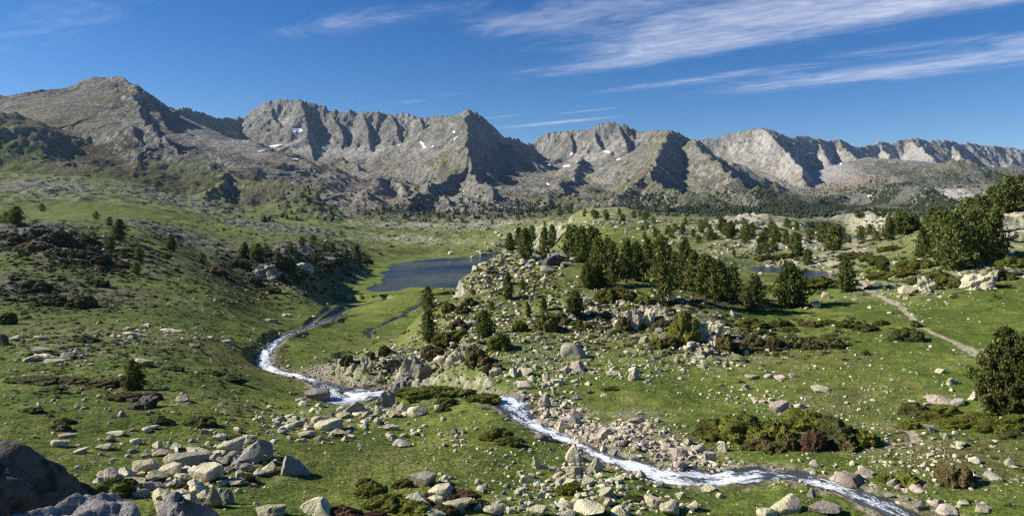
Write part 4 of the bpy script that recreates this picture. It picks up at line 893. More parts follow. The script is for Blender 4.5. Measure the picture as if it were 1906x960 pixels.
def spikes(cent, dirs, L, wd, r):
    """thin four-cornered needle sprays: centres, directions"""
    n = len(cent); s = np.cross(dirs, r.normal(size=(n, 3))); s /= np.linalg.norm(s, axis=1, keepdims=True) + 1e-9
    L = L[:, None]; wd = wd[:, None]
    v = np.stack([cent, cent + dirs * L * .55 + s * wd, cent + dirs * L, cent + dirs * L * .55 - s * wd], 1)
    return v.reshape(-1, 3), np.arange(n * 4).reshape(-1, 4)
def make_pine(seed, R=.28, low=.04, blunt=1.0, tiers=20, per=6, tufts=4, needles=7, L=.075, bare=0.0, lean=.03):
    """one metre high pine: trunk mesh and crown mesh data (vertices, faces, tint)"""
    r = np.random.default_rng(seed)
    zt = np.linspace(0, .97, 9); px = np.cumsum(r.normal(size=9) * lean * .35); px -= px[0]; py = np.cumsum(r.normal(size=9) * lean * .35); py -= py[0]
    tv, tf = [], []; o = 0
    v, f_ = tube(np.c_[px, py, zt], .024 * (1 - zt) + .004, 7); tv.append(v); tf.append(f_); o += len(v)
    cen, dr, tint, LL_ = [], [], [], []
    for k in range(tiers):
        h = low + (1 - low) * ((k + r.uniform(-.35, .35)) / tiers); h = min(max(h, low), .97)
        q = (h - low) / (1 - low)
        prof = R * (.55 + .45 * min(1, q / .22)) * max(0, 1 - max(0, (q - .1) / .9) ** (.75 + .55 * blunt)) * r.uniform(.78, 1.12)
        x0 = np.interp(h, zt, px); y0 = np.interp(h, zt, py)
        nb = max(3, int(per * (1.1 - .5 * q))); a0 = r.uniform(0, 6.28)
        for b in range(nb):
            if r.random() < bare * (1 - q): continue
            a = a0 + b / nb * 6.28 + r.normal() * .3; Lb = (prof + .018) * r.uniform(.5, 1.25)
            rise = r.uniform(.05, .45) * (1 - .3 * q)
            tip = np.array([x0 + math.cos(a) * Lb, y0 + math.sin(a) * Lb, h + Lb * rise]); mid = np.array([x0 + math.cos(a) * Lb * .5, y0 + math.sin(a) * Lb * .5, h + Lb * rise * .25])
            v, f_ = tube([[x0, y0, h - .01], mid, tip], [.006, .004, .0015], 4); tv.append(v); tf.append(f_ + o); o += len(v)
            ct = r.uniform(0, 1)
            for t in range(tufts):
                s = r.uniform(.35, 1.05) if t else 1.0
                c = (np.array([x0, y0, h]) * (1 - s) + tip * s) + r.normal(size=3) * L * .35
                m = needles
                d = r.normal(size=(m, 3)); d[:, 2] += .45; d[:, :2] += np.array([math.cos(a), math.sin(a)]) * .5; d /= np.linalg.norm(d, axis=1, keepdims=True)
                cen.append(np.repeat(c[None], m, 0) + r.normal(size=(m, 3)) * L * .22); dr.append(d)
                tn = np.clip(.5 * ct + .5 * r.uniform(0, 1), 0, 1); tint.append(np.c_[np.full(m, tn), r.uniform(.1, 1, m), np.zeros(m)]); LL_.append(L * r.uniform(.7, 1.25, m))
    cen = np.vstack(cen); dr = np.vstack(dr); tint = np.vstack(tint); LL_ = np.concatenate(LL_)
    cv, cf = spikes(cen, dr, LL_, LL_ * r.uniform(.16, .3, len(LL_)), r)
    return np.vstack(tv), np.vstack(tf), cv, cf, np.repeat(tint, 4, 0).astype(f32)
PSPEC = [dict(R=.26, blunt=.6, L=.07), dict(R=.32, blunt=1.2, L=.075, tiers=18), dict(R=.22, blunt=.4, tiers=22, L=.065), dict(R=.38, blunt=2.0, tiers=16, per=7, L=.085), dict(R=.30, blunt=1.0, bare=.25, L=.075), dict(R=.46, blunt=2.4, tiers=14, per=9, tufts=5, L=.10), dict(R=.28, blunt=.8, low=.14, bare=.35, tiers=18, L=.07)]
PINES = []
for k, sp_ in enumerate(PSPEC):
    kw = dict(tiers=19, per=6, tufts=5, needles=7); kw.update(sp_)
    tv, tf, cv, cf, ti = make_pine(900 + k, **kw)
    PINES.append((make_mesh('trunk', tv, tf, None, True, [M_BARK]), make_mesh('crown', cv, cf, ti, False, [M_PINEY if k in (4, 6) else M_PINE])))
tv, tf, cv, cf, ti = make_pine(950, R=.44, blunt=1.5, low=.02, tiers=30, per=13, tufts=8, needles=11, L=.05)
PINES.append((make_mesh('trunk', tv, tf, None, True, [M_BARK]), make_mesh('crown', cv, cf, ti, False, [M_PINEY])))
# small distant pines are one mesh each
FARP = []
for k, sp_ in enumerate([dict(R=.26, blunt=.7), dict(R=.36, blunt=1.4), dict(R=.5, blunt=2.2)]):
    tv, tf, cv, cf, ti = make_pine(970 + k, tiers=11, per=6, tufts=3, needles=6, L=.13, **sp_)
    mi = np.r_[np.zeros(len(tf), int), np.ones(len(cf), int)]
    FARP.append(make_mesh('pine_tree', np.vstack([tv, cv]), np.vstack([tf, cf + len(tv)]), np.vstack([np.zeros((len(tv), 3), f32), ti]), False, [M_BARK, M_PINE], mi))

TREES = [  # column, foot row, height, width in the survey frame
 (10,415,20,24),(28,416,30,30),(78,393,14,14),(178,408,14,14),(203,419,15,14),(222,446,36,30),(205,463,22,20),(228,479,16,16),(257,484,25,18),(252,510,22,18),(318,466,28,22),(375,491,20,18),(403,476,10,10),(455,479,26,24),(478,483,28,30),(497,476,20,20),(540,469,17,16),(562,456,15,14),(582,452,15,14),(587,486,22,16),(618,471,19,17),(603,468,15,14),(664,487,30,22),(645,480,16,14),(635,438,9,9),
 (796,577,42,28),(797,634,58,36),(903,627,46,44),
 (948,466,30,20),(966,458,34,22),(978,482,56,34),(990,452,32,20),(1013,477,52,28),(1028,462,42,24),(1060,482,60,34),(1082,488,64,40),(1100,480,56,34),(1110,472,46,30),
 (1112,532,88,46),(1094,536,44,30),(1140,536,82,44),(1166,527,78,46),(1186,522,70,42),(1245,517,58,36),(1070,460,38,28),(1291,547,76,42),(1256,536,66,42),(1206,512,66,34),(1130,502,58,34),(1232,567,122,62),(1216,505,50,36),(1275,542,92,48),(1315,552,76,50),(1337,560,74,54),(1362,552,56,44),
 (946,557,48,22),(972,540,20,13),(983,590,27,13),(1012,577,23,13),(1070,587,42,42),(915,574,13,10),(1200,446,14,9),(1219,441,17,11),
 (1345,431,25,24),(1360,441,28,26),(1386,437,17,16),(1420,463,28,24),(1441,466,30,20),(1483,476,42,32),(1503,493,29,24),(1386,452,22,22),(1508,446,19,16),(1530,451,23,20),(1551,466,42,44),(1446,450,28,22),(1463,455,26,22),(1321,448,17,15),(1300,452,15,13),(1604,446,23,16),(1632,449,19,18),(1655,446,40,30),(1680,436,38,40),(1700,431,32,30),(1290,440,14,12),(1270,436,14,12),(1245,432,13,11),(1400,440,16,14),(1620,438,20,18),(1668,430,26,24),
 (1404,577,62,52),(1474,572,76,66),(1577,542,60,40),(1646,507,27,25),
 (1760,492,92,56),(1745,462,64,46),(1780,502,104,64),(1815,490,96,60),(1850,480,88,56),(1830,440,70,52),(1735,432,44,38),(1722,480,56,38),(1845,392,42,40),(1876,396,62,54),(1903,392,62,52),(1932,396,72,54),(1822,405,40,36),(1800,418,46,40),
 (1874,768,148,114),(1930,772,150,120),(246,727,52,46)]
_r = random.Random(404)
for (u0, p0, ru, rp, n_, h0, h1) in [(1060,396,60,8,10,7,12),(1160,404,80,10,18,8,15),(1240,428,50,10,9,9,15),(1340,428,70,12,12,10,18),(1450,440,90,14,14,10,20),(1560,436,60,10,8,10,18),(1640,404,60,8,9,8,14),(1720,415,40,14,6,14,24),(870,415,120,8,9,6,11),(1400,470,60,10,5,12,18)]:
    for k in range(n_): h_ = _r.uniform(h0, h1); TREES.append((round(_r.gauss(u0, ru * .55)), round(_r.gauss(p0, rp * .6)), h_, h_ * _r.uniform(.6, 1.1)))
PLACES_T = [(1060,396,'on the left shoulder of the green hump',40),(1130,402,'on top of the green hump',36),(1190,406,'on the right side of the green hump',36),(1340,425,'on the stony saddle by the pale hump',36),(1640,402,'on the crown of the far outcrop',30),(870,415,'far behind the lake',60),(1480,438,'in the loose row behind the pink pond',36),(1400,470,'low on the stony ground behind the grove',36),(20,412,'on the shaded shoulder at the left edge',40),(205,440,'on the dark slope above the left pasture',50),(255,490,'casting a long shadow on the left slope',40),(318,466,'alone on the pale green terrace',40),(80,400,'on the far left terrace',50),(190,410,'on the terrace rim',40),(390,485,'at the left end of the dark crag',40),(475,480,'on top of the dark crag',40),(590,470,'on the second crag above the lake',50),(664,487,'at the lake end of the second crag',30),(635,438,'on the meadow behind the second crag',30),
 (796,577,'on the knoll flank above its taller twin',20),(797,634,'on the knoll flank below its smaller twin',20),(903,627,'alone among junipers on the knoll flank',30),(970,465,'at the lake end of the knoll crest',30),(1020,465,'above the split dark boulder',26),(1085,475,'in the dense clump behind the split boulder',40),(1112,532,'in front of the knoll grove',40),(1165,520,'in the left half of the knoll grove',40),(1235,540,'around the tallest trunk of the knoll grove',40),(1285,540,'in the middle of the knoll grove',36),(1335,555,'at the right end of the knoll grove',36),
 (950,555,'on the open stony slope',30),(1000,585,'above the round junipers',30),(1070,587,'beside the slanting ledge',30),(1210,443,'on the green behind the grove',30),(1270,436,'on the rocky rise behind the grove',30),(1340,440,'in front of the pale hump behind the grove',40),(1420,455,'among the scattered group behind the pink pond',40),(1490,475,'above the pink pond',30),(1545,455,'beside the far lake',40),(1640,445,'under the far pale outcrop',40),(1690,430,'beside the far pale outcrop',30),
 (1404,577,'left of its bigger twin by the lawn',26),(1474,572,'right of its smaller twin by the lawn',26),(1577,542,'alone beside the footpath',30),(1646,507,'young and alone on the pale ground',26),(1740,455,'at the left edge of the big clump',34),(1775,490,'in the front row of the big clump',40),(1840,470,'in the middle of the big clump',40),(1910,460,'at the right side of the big clump',40),(1880,392,'on top of the rise behind the big clump',50),(1815,412,'on the rise above the big clump',30),
 (1872,768,'dominating the lawn corner at the right edge',40),(1930,772,'cut by the right edge beside the biggest bush pine',30),(246,727,'standing alone in the left pasture',40)]
tr = random.Random(77); tree_items = []
for (u, py, h, wd) in TREES:
    q = SIGHT(u, py)
    if q is None: continue
    s = q[1] / F; H = h * s * 1.04; asp = wd / h
    name = 'pine_tree'
    look = ('tall ' if h > 70 else '' if h > 35 else 'small ' if h > 18 else 'tiny ') + ('slender' if asp < .6 else 'bushy' if asp < .85 else 'broad round') + ' pine'
    if h < 26:
        k = 0 if asp < .7 else 1 if asp < .95 else 2
        e = link(name, FARP[k]); base = [.30, .40, .54][k]
    else:
        k = 7 if h > 140 else (tr.choice([2, 0]) if asp < .52 else tr.choice([0, 1, 4, 6]) if asp < .66 else tr.choice([1, 3, 4]) if asp < .85 else tr.choice([3, 5]))
        if (u, h) == (1232, 122): k = 6
        base = (PSPEC[k]['R'] if k < 7 else .44) + .04
        e = bpy.data.objects.new(name, None); COL.objects.link(e); e.empty_display_size = .3
        for nm, me in zip(('trunk', 'crown'), PINES[k]): link(nm, me, e)
    e.location = (q[0], q[1] + .1, q[2] - .05 * H * .4)
    sx = H * asp / (2 * base)
    e.scale = (sx, sx, H * 1.02); e.rotation_euler = (0, 0, tr.uniform(0, 6.28)); e['category'] = 'tree'
    tree_items.append((e, u, py, look))
name_by_place(tree_items, PLACES_T, 'tree')

def make_shrub(seed, n=1500, L=.10, flat=.75, lump=.22):
    r = np.random.default_rng(seed); v, fcs = icosphere(4)
    d = 1 + lump * (n3(v, 1.3, seed) + .6 * n3(v, 3.1, seed + 4) + .35 * n3(v, 7, seed + 8))
    core = v * d[:, None] * .90; core[:, 2] = np.where(core[:, 2] < 0, core[:, 2] * .3, core[:, 2])
    fi = r.integers(0, len(fcs), n); bc = r.dirichlet((1, 1, 1), n)
    p = (core[fcs[fi]] * bc[..., None]).sum(1); keep = p[:, 2] > -.15; p = p[keep]
    nr = p / (np.linalg.norm(p, axis=1, keepdims=True) + 1e-6)
    dr = nr + r.normal(size=p.shape) * .55 + np.array([0, 0, .35]); dr /= np.linalg.norm(dr, axis=1, keepdims=True)
    LL_ = L * r.uniform(.6, 1.5, len(p)); cv, cf = spikes(p - dr * LL_[:, None] * .35, dr, LL_, LL_ * r.uniform(.22, .4, len(p)), r)
    clump = np.clip(.5 + .9 * n3(p.astype(f32), 2.2, seed + 20), 0, 1); ti = np.c_[clump, r.uniform(0, 1, len(p)), np.zeros(len(p))]
    quadcore = np.c_[fcs, fcs[:, 2:]]
    # the core is drawn as triangles through its own mesh half
    V_ = np.vstack([core, cv]); T = np.vstack([fcs, (cf[:, [0, 1, 2]] + len(core)), (cf[:, [0, 2, 3]] + len(core))])
    cc_ = np.vstack([np.c_[np.clip(.5 + .9 * n3(core.astype(f32), 2.2, seed + 20), 0, 1) * .7, np.full(len(core), .25), np.zeros(len(core))], np.repeat(ti, 4, 0)])
    V_[:, 2] *= 1; return V_.astype(f32), T, cc_.astype(f32)
SHR = [make_shrub(1200 + k, 3000, .09, lump=.40) for k in range(5)]
SMESH = {}
def shrub_mesh(k, mat):
    if (k, mat.name) not in SMESH: SMESH[(k, mat.name)] = make_mesh('shrub', SHR[k][0], SHR[k][1], SHR[k][2], False, [mat])
    return SMESH[(k, mat.name)]
SHRUBS = [  # column, foot row, width, height, kind
 (930,654,50,38,'g'),(967,618,32,26,'g'),(1015,618,46,38,'g'),(1045,606,44,22,'h'),(1130,567,46,28,'g'),(1150,552,40,24,'g'),(1075,612,32,16,'g'),(1090,617,26,14,'g'),(1272,640,60,58,'g'),(1232,612,42,22,'h'),(1160,615,30,26,'h'),(1175,576,36,14,'g'),(1165,560,40,20,'h'),(1200,565,36,16,'g'),(1245,645,36,20,'h'),(1225,650,34,20,'g'),
 (850,556,38,20,'g'),(835,582,30,20,'g'),(850,634,46,20,'g'),(828,648,48,24,'g'),(880,664,42,22,'h'),(890,684,52,32,'h'),(855,617,36,20,'r'),(810,660,40,24,'h'),(715,662,24,20,'d'),(690,672,20,18,'d'),(645,684,28,24,'d'),(800,670,34,22,'h'),(875,570,26,14,'d'),(860,585,30,16,'h'),
 (800,742,110,24,'g'),(848,738,90,24,'g'),(900,750,70,18,'g'),(830,757,44,18,'g'),(825,768,32,12,'d'),(760,740,60,18,'g'),(925,822,64,24,'g'),(945,832,52,20,'g'),(1135,728,36,10,'g'),
 (1335,818,88,38,'g'),(1390,824,110,52,'g'),(1440,820,60,42,'g'),(1466,840,42,38,'h'),(1516,842,54,46,'r'),(1500,802,92,42,'g'),(1560,830,86,54,'d'),(1602,836,74,40,'g'),(1580,842,36,24,'h'),(1410,838,60,24,'h'),(1545,800,60,26,'d'),(1440,845,44,20,'h'),
 (1692,800,48,24,'g'),(1705,776,66,28,'d'),(1745,786,80,24,'g'),(1800,800,96,28,'g'),(1862,806,96,30,'g'),(1755,772,64,16,'g'),(1900,790,70,24,'g'),(1830,785,70,18,'g'),(1890,818,60,16,'d'),(1775,908,62,48,'h'),(1690,907,42,28,'g'),(1650,900,30,18,'g'),(1790,895,40,26,'d'),
 (1690,636,64,28,'d'),(1705,610,18,16,'d'),(1580,612,56,18,'g'),(1612,617,54,16,'d'),(1640,607,34,10,'g'),(1540,607,44,14,'g'),(1535,642,42,20,'h'),(1400,642,42,20,'h'),(1440,652,40,24,'h'),(1475,648,50,26,'d'),(1510,652,42,20,'h'),(1545,648,48,24,'d'),(1350,652,36,24,'h'),(1400,612,60,18,'g'),(1450,610,50,16,'g'),(1508,610,40,14,'h'),(1375,660,30,18,'h'),(1420,625,40,14,'d'),(1470,620,40,14,'g'),
 (1430,487,54,14,'g'),(1462,482,42,12,'g'),(1530,532,64,18,'g'),(1496,532,54,14,'g'),(1650,522,72,18,'g'),(1682,517,54,16,'g'),(1620,487,44,14,'g'),(1640,492,48,16,'g'),(1660,467,54,14,'g'),(1592,482,62,14,'h'),(1745,522,66,28,'g'),(1762,534,54,26,'g'),(1792,538,50,22,'d'),(1862,524,50,26,'d'),(1705,530,34,18,'d'),(1690,500,40,18,'g'),(1612,662,17,12,'r'),(910,698,26,16,'r'),(930,690,20,12,'r'),(1720,500,60,24,'g'),(1880,500,60,22,'g'),(1575,535,60,12,'d'),
 (322,692,44,12,'d'),(60,715,110,16,'d'),(135,716,70,14,'h'),(195,722,80,14,'h'),(100,733,64,12,'d'),(230,748,72,20,'h'),(275,746,60,16,'h'),(110,803,48,16,'d'),(120,790,40,12,'d'),(300,792,46,18,'d'),(375,797,64,24,'d'),(80,665,60,12,'d'),(160,636,50,14,'d'),(430,712,60,16,'d'),(400,700,40,12,'d'),(440,820,40,12,'d'),(340,640,40,8,'d'),(60,770,44,12,'h'),
 (206,924,92,36,'g'),(460,897,34,15,'r'),(268,898,60,14,'r'),(340,912,46,12,'r'),(235,912,40,20,'d'),(690,928,74,32,'g'),(722,952,90,32,'g'),(770,964,80,30,'g'),(682,908,40,16,'d'),(800,938,34,18,'r'),(845,942,44,20,'r'),(640,964,66,22,'r'),(750,908,44,18,'h'),(862,928,60,14,'r'),(830,958,50,18,'h'),(890,945,40,16,'d'),(700,965,50,16,'r'),(1060,922,52,26,'g'),(1180,935,44,12,'d'),(15,605,34,30,'d'),(100,570,70,26,'d'),(150,575,60,30,'d'),(60,545,70,24,'d'),(180,535,50,16,'d'),
 (520,505,60,30,'d'),(545,520,50,18,'d'),(470,530,40,20,'d'),(440,500,50,20,'h'),(620,490,40,16,'h'),(395,510,60,18,'h'),(60,470,60,20,'h'),(130,480,60,20,'d'),(110,455,50,22,'d'),(180,490,60,18,'r'),(230,500,50,16,'r'),(500,545,50,12,'h'),(600,500,40,14,'d'),(300,480,40,10,'d'),(20,450,50,18,'h'),(160,450,40,18,'d'),(680,490,30,12,'d')]
PLACES_S = [(1000,610,'in the row of round junipers',40),(930,654,'on the slope above the stream head',30),(1140,560,'on the slanting ledge',36),(1275,635,'in the ledge under the knoll grove',40),(1200,600,'under the left half of the grove',36),(845,575,'near the top of the knoll flank',36),(840,640,'on the heather slope over the rapids',36),(890,680,'above the grassy hump',30),(700,665,'in the cliff over the stream bend',36),(830,745,'on the grassy hump before the stream',50),(935,825,'on the lawn at the stream edge',40),(1135,728,'alone on the middle lawn',40),
 (1390,820,'in the large juniper bank above the stream',60),(1540,825,'in the second juniper bank above the stream',60),(1740,785,'in the long juniper belt',50),(1850,800,'in the juniper belt under the big pine',50),(1740,905,'at the lower stream bank',50),(1690,630,'beside the footpath',36),(1600,612,'on the pasture below the lone path pine',50),(1440,640,'in the brown heath below the twin pines',60),(1430,612,'in the shade of the twin pines',50),(1445,485,'by the pink pond shore',40),(1510,532,'on the turf below the pink pond',40),(1660,520,'under the small lone pine',40),(1640,480,'under the far pale outcrop',50),(1770,525,'at the foot of the big pine clump',50),(1870,515,'right of the great pale block',40),(1612,662,'alone on the broad lawn',30),(918,695,'among the stones at the stream head',30),
 (340,692,'on the open left pasture',50),(110,715,'in the dark bands of the left pasture',60),(250,745,'under the lone pasture pine',40),(115,800,'on the left tussocks',50),(340,795,'on the tussocks above the rubble pile',50),(110,650,'by the low left outcrop',50),(415,705,'left of the stream bend',40),(215,915,'against the dark crag',40),(300,905,'between stones by the dark crag',50),(460,897,'on the turf beside the lone upright block',40),(700,930,'in the heather clumps at the bottom',50),(820,940,'between the bottom boulders',50),(1100,925,'in the bottom stone field',60),(120,560,'on the shaded left slope',70),(500,515,'around the dark crag',60),(610,495,'on the second crag above the lake',40),(120,465,'on the rusty left shoulder',70),(200,495,'at the rusty edge of the left slope',50),(300,480,'on the green left slope',50)]
SK = {'g': (M_JUN, 'green juniper'), 'd': (M_DJUN, 'dark'), 'h': (M_HEATH, 'brown'), 'r': (M_RED, 'reddish')}
sr = random.Random(5); shrub_items = []
for (u, py, w_, h_, kd) in SHRUBS:
    q = SIGHT(u, py - 1)
    if q is None: continue
    s = q[1] / F; W, H = w_ * s, h_ * s
    o = link('shrub', shrub_mesh(sr.randrange(5), SK[kd][0]))
    dep = min(W, max(H * 1.6, W * .55)) / 2
    y = q[1] + dep * .75
    zb = float(ground_z(np.array([q[0]]), np.array([y]))[0])
    o.location = (q[0] * y / q[1], y, min(zb, q[2] + .35 * H) - .06 * H); o.scale = (W / 2, dep * 1.1, H * .86); o.rotation_euler = (0, 0, sr.choice([0, math.pi]) + sr.uniform(-.2, .2)); o['category'] = 'shrub'
    shrub_items.append((o, u, py, ('wide ' if w_ > 60 else 'small ' if w_ < 34 else '') + ('flat ' if w_ / h_ > 2.6 else 'domed ') + SK[kd][1]))
name_by_place(shrub_items, PLACES_S, 'shrub')

# low heath, scattered over the rougher ground, and turf tussocks: nobody could count them
def scatter_stuff(name, zones, label, cat, mat, proto, wz, hz_, seed, rim=()):
    r = np.random.default_rng(seed); vv, ff, cc, off = [], [], [], 0
    for (q, s) in rim:
        v, T, ti = proto[r.integers(len(proto))]
        vv.append(v * np.array([s, s, s * r.uniform(.7, 1.5)], f32) + np.array(q, f32)); ff.append(T + off); off += len(v); cc.append(ti)
    for (u, p, ru, rp, n_, a, b) in zones:
        for k in range(n_):
            x, y = r.normal(u, ru * .6), r.normal(p, rp * .6)
            if ru > 900: x, y = r.uniform(-40, 1946), r.uniform(p - rp, p + rp)
            if not (-200 < x < 2100 and 408 < y < 975): continue
            q = SIGHT(x, y)
            if q is None or q[1] > 880: continue
            i = min(np.searchsorted(US, x), nU - 1); j = min(np.searchsorted(LS, math.log(q[1])), len(LS) - 1)
            if WET[j, i] > .3 or PATHW[j, i] > .3 or (abs(q[2] - LAKE_Z) < .5 and 250 < q[1] < 600): continue
            v, T, ti = proto[r.integers(len(proto))]
            s = (a + (b - a) * r.random() ** 1.6) * q[1] / F * .5; an = r.uniform(0, 6.28); ca_, sa_ = math.cos(an), math.sin(an)
            v = v * np.array([s * wz, s * wz * r.uniform(.7, 1), s * hz_ * r.uniform(.6, 1.2)], f32)
            v = np.c_[v[:, 0] * ca_ - v[:, 1] * sa_, v[:, 0] * sa_ + v[:, 1] * ca_, v[:, 2]]
            vv.append(v + np.array(q, f32)); ff.append(T + off); off += len(v); t2 = ti.copy(); t2[:, 1] *= r.uniform(.6, 1.2); t2[:, 0] = np.clip(t2[:, 0] + r.uniform(-.3, .3), 0, 1); cc.append(t2)
    o = link(name, make_mesh(name, np.vstack(vv), np.vstack(ff), np.vstack(cc).astype(f32), False, [mat])); tag(o, label, cat, kind='stuff')
def tiny_shrub(seed):
    r = np.random.default_rng(seed); v, fcs = icosphere(1); v = v * (1 + .25 * r.normal(size=(len(v), 1))) ; v[:, 2] = np.maximum(v[:, 2], -.2)
    n = 46; p = v[r.integers(0, len(v), n)] * r.uniform(.7, 1.0, (n, 1)); d = p / (np.linalg.norm(p, axis=1, keepdims=True) + 1e-6) + r.normal(size=(n, 3)) * .4 + [0, 0, .3]; d /= np.linalg.norm(d, axis=1, keepdims=True)
    cv, cf = spikes(p, d, np.full(n, .45), np.full(n, .13), r)
    V_ = np.vstack([v * .85, cv]); T = np.vstack([fcs, cf[:, [0, 1, 2]] + len(v), cf[:, [0, 2, 3]] + len(v)])
    return V_.astype(f32), T, np.vstack([np.tile([.3, .3, 0], (len(v), 1)), np.c_[r.uniform(0, 1, n * 4), np.repeat(r.uniform(0, 1, n), 4), np.zeros(n * 4)]]).astype(f32)
TS = [tiny_shrub(1500 + k) for k in range(5)]
scatter_stuff('heath', [(110,460,170,40,620,4,17),(180,495,110,24,260,4,15),(80,550,180,40,700,4,17),(250,565,200,60,520,3,10),(300,690,240,60,420,3,13),(430,600,110,50,260,3,9),(120,640,180,40,200,4,14),(420,520,110,40,260,4,12),(520,505,110,44,620,4,15),(600,488,90,28,380,4,14),(400,600,160,60,260,3,10),(200,700,200,70,260,4,16),(1180,600,140,60,260,4,16),(1300,640,110,40,160,4,18),(1440,630,140,34,260,5,20),(860,660,90,50,200,4,16),(700,680,80,40,160,4,14),(1000,560,120,80,420,3,13),(940,500,90,40,260,5,18),(880,600,80,60,300,4,16),(1100,600,120,40,300,4,16),(1640,500,160,50,260,4,18),(1400,465,170,40,260,3,12),(1300,560,120,16,160,5,16),(1640,430,120,20,160,3,12),(1800,530,110,30,120,4,18),(850,430,250,20,200,2,8),(1150,410,150,16,200,3,10),(1850,860,120,60,100,5,18),(1650,830,140,30,100,4,14),(330,420,180,24,220,3,10),(480,770,120,40,100,4,14)],
    'low brown and green heath covering the rough slopes', 'heath', M_LOW, TS, 1.0, .55, 21)
def tuft(seed):
    r = np.random.default_rng(seed); n = 9; p = np.c_[r.normal(size=(n, 2)) * .5, np.zeros(n) - .05]; d = np.c_[r.normal(size=(n, 2)) * .55, np.ones(n)]; d /= np.linalg.norm(d, axis=1, keepdims=True)
    cv, cf = spikes(p, d, r.uniform(.6, 1.3, n), np.full(n, .11), r)
    return cv.astype(f32), cf, np.c_[np.repeat(r.uniform(0, 1, n), 4), np.repeat(r.uniform(.2, 1, n), 4), np.zeros(n * 4)].astype(f32)
M_TURF = leaf_material('turf_blades', (.084, .114, .022), (.172, .188, .052), .25)
TT = [tuft(1600 + k) for k in range(8)]
RIM = []
_r = np.random.default_rng(61)
for it in rock_items:
    o = it[0]; L, S = o.location, o.scale
    if L.y > 75: continue
    for k in range(int(5 + 16 * _r.random())):
        a = _r.uniform(math.pi * .85, math.pi * 2.15); x_, y_ = L.x + S.x * 1.02 * math.cos(a), L.y + S.y * 1.02 * math.sin(a)
        RIM.append(((x_, y_, float(ground_z(np.array([x_]), np.array([y_]))[0]) - .02), _r.uniform(.05, .13) * (.6 + .4 * min(S.x, 1.2))))
scatter_stuff('grass', [(953,760,1000,200,15000,3,8),(953,880,1000,80,9000,4,10),(700,860,260,90,2600,4,10),(240,740,260,90,2600,4,9),(1640,820,260,100,2200,4,9)], 'short green mountain turf with loose tussocks', 'grass', M_TURF, TT, .8, .8, 23, RIM)
# dwarf forest on the far slopes
def cone(seed):
    r = np.random.default_rng(seed); k = 7; v = [(0, 0, 1.0)]
    for ring, (rad, z) in enumerate([(.14, .72), (.24, .4), (.27, .12), (.16, -.1)]):
        for i in range(k): a = (i + .5 * ring) / k * 6.283; q = rad * r.uniform(.65, 1.3); v.append((q * math.cos(a), q * math.sin(a), z + r.uniform(-.06, .06)))
    f_ = [(0, 1 + i, 1 + (i + 1) % k) for i in range(k)]
    for g in range(3):
        b = 1 + g * k
        for i in range(k): j = (i + 1) % k; f_ += [(b + i, b + k + i, b + k + j), (b + i, b + k + j, b + j)]
    return np.array(v, f32), np.array(f_), np.c_[r.uniform(0, .7, len(v)), r.uniform(.2, .9, len(v)), np.zeros(len(v))].astype(f32)
CONES = [cone(1700 + k) for k in range(5)]
r = np.random.default_rng(99); vv, ff, cc, off = [], [], [], 0
for (u, p, ru, rp, n_) in [(1500,386,150,20,2600),(1350,396,90,12,800),(1640,374,120,24,1900),(1720,336,120,20,1300),(1860,330,70,20,600),(1770,384,70,14,500),(1110,394,100,9,160),(830,402,110,8,110),(720,396,50,8,40),(1250,384,90,18,520),(1410,366,60,18,420),(960,392,80,12,260),(1560,352,60,10,200),(1200,370,80,20,160),(520,412,100,6,60),(760,385,120,16,120),(1450,345,60,14,160),(800,372,200,34,190),(560,372,130,30,90),(930,385,110,20,130),(620,330,130,26,60),(1130,350,120,26,130)]:
    for k in range(n_):
        x, y = r.normal(u, ru * .6), r.normal(p, rp * .6)
        if not (-200 < x < 2100) or y > 416: continue
        q = SIGHT(x, y)
        if q is None or q[1] < 560: continue
        if perlin(np.array([q[0] / 70]), np.array([q[1] / 110]), 800)[0] < r.uniform(-.35, .25): continue
        v, T, ti = CONES[r.integers(5)]; H = r.uniform(1.8, 5.2); wv = H * r.uniform(1.2, 2.3)
        vv.append(v * np.array([wv, wv, H], f32) + np.array(q, f32)); ff.append(T + off); off += len(v); cc.append(ti)
MI = leaf_material('far_pine_needles', (.026, .036, .016), (.048, .058, .024), .05)
o = link('forest', make_mesh('forest', np.vstack(vv), np.vstack(ff), np.vstack(cc).astype(f32), False, [MI])); tag(o, 'dark pine forest thinning out up the far mountain slopes', 'forest', kind='stuff')

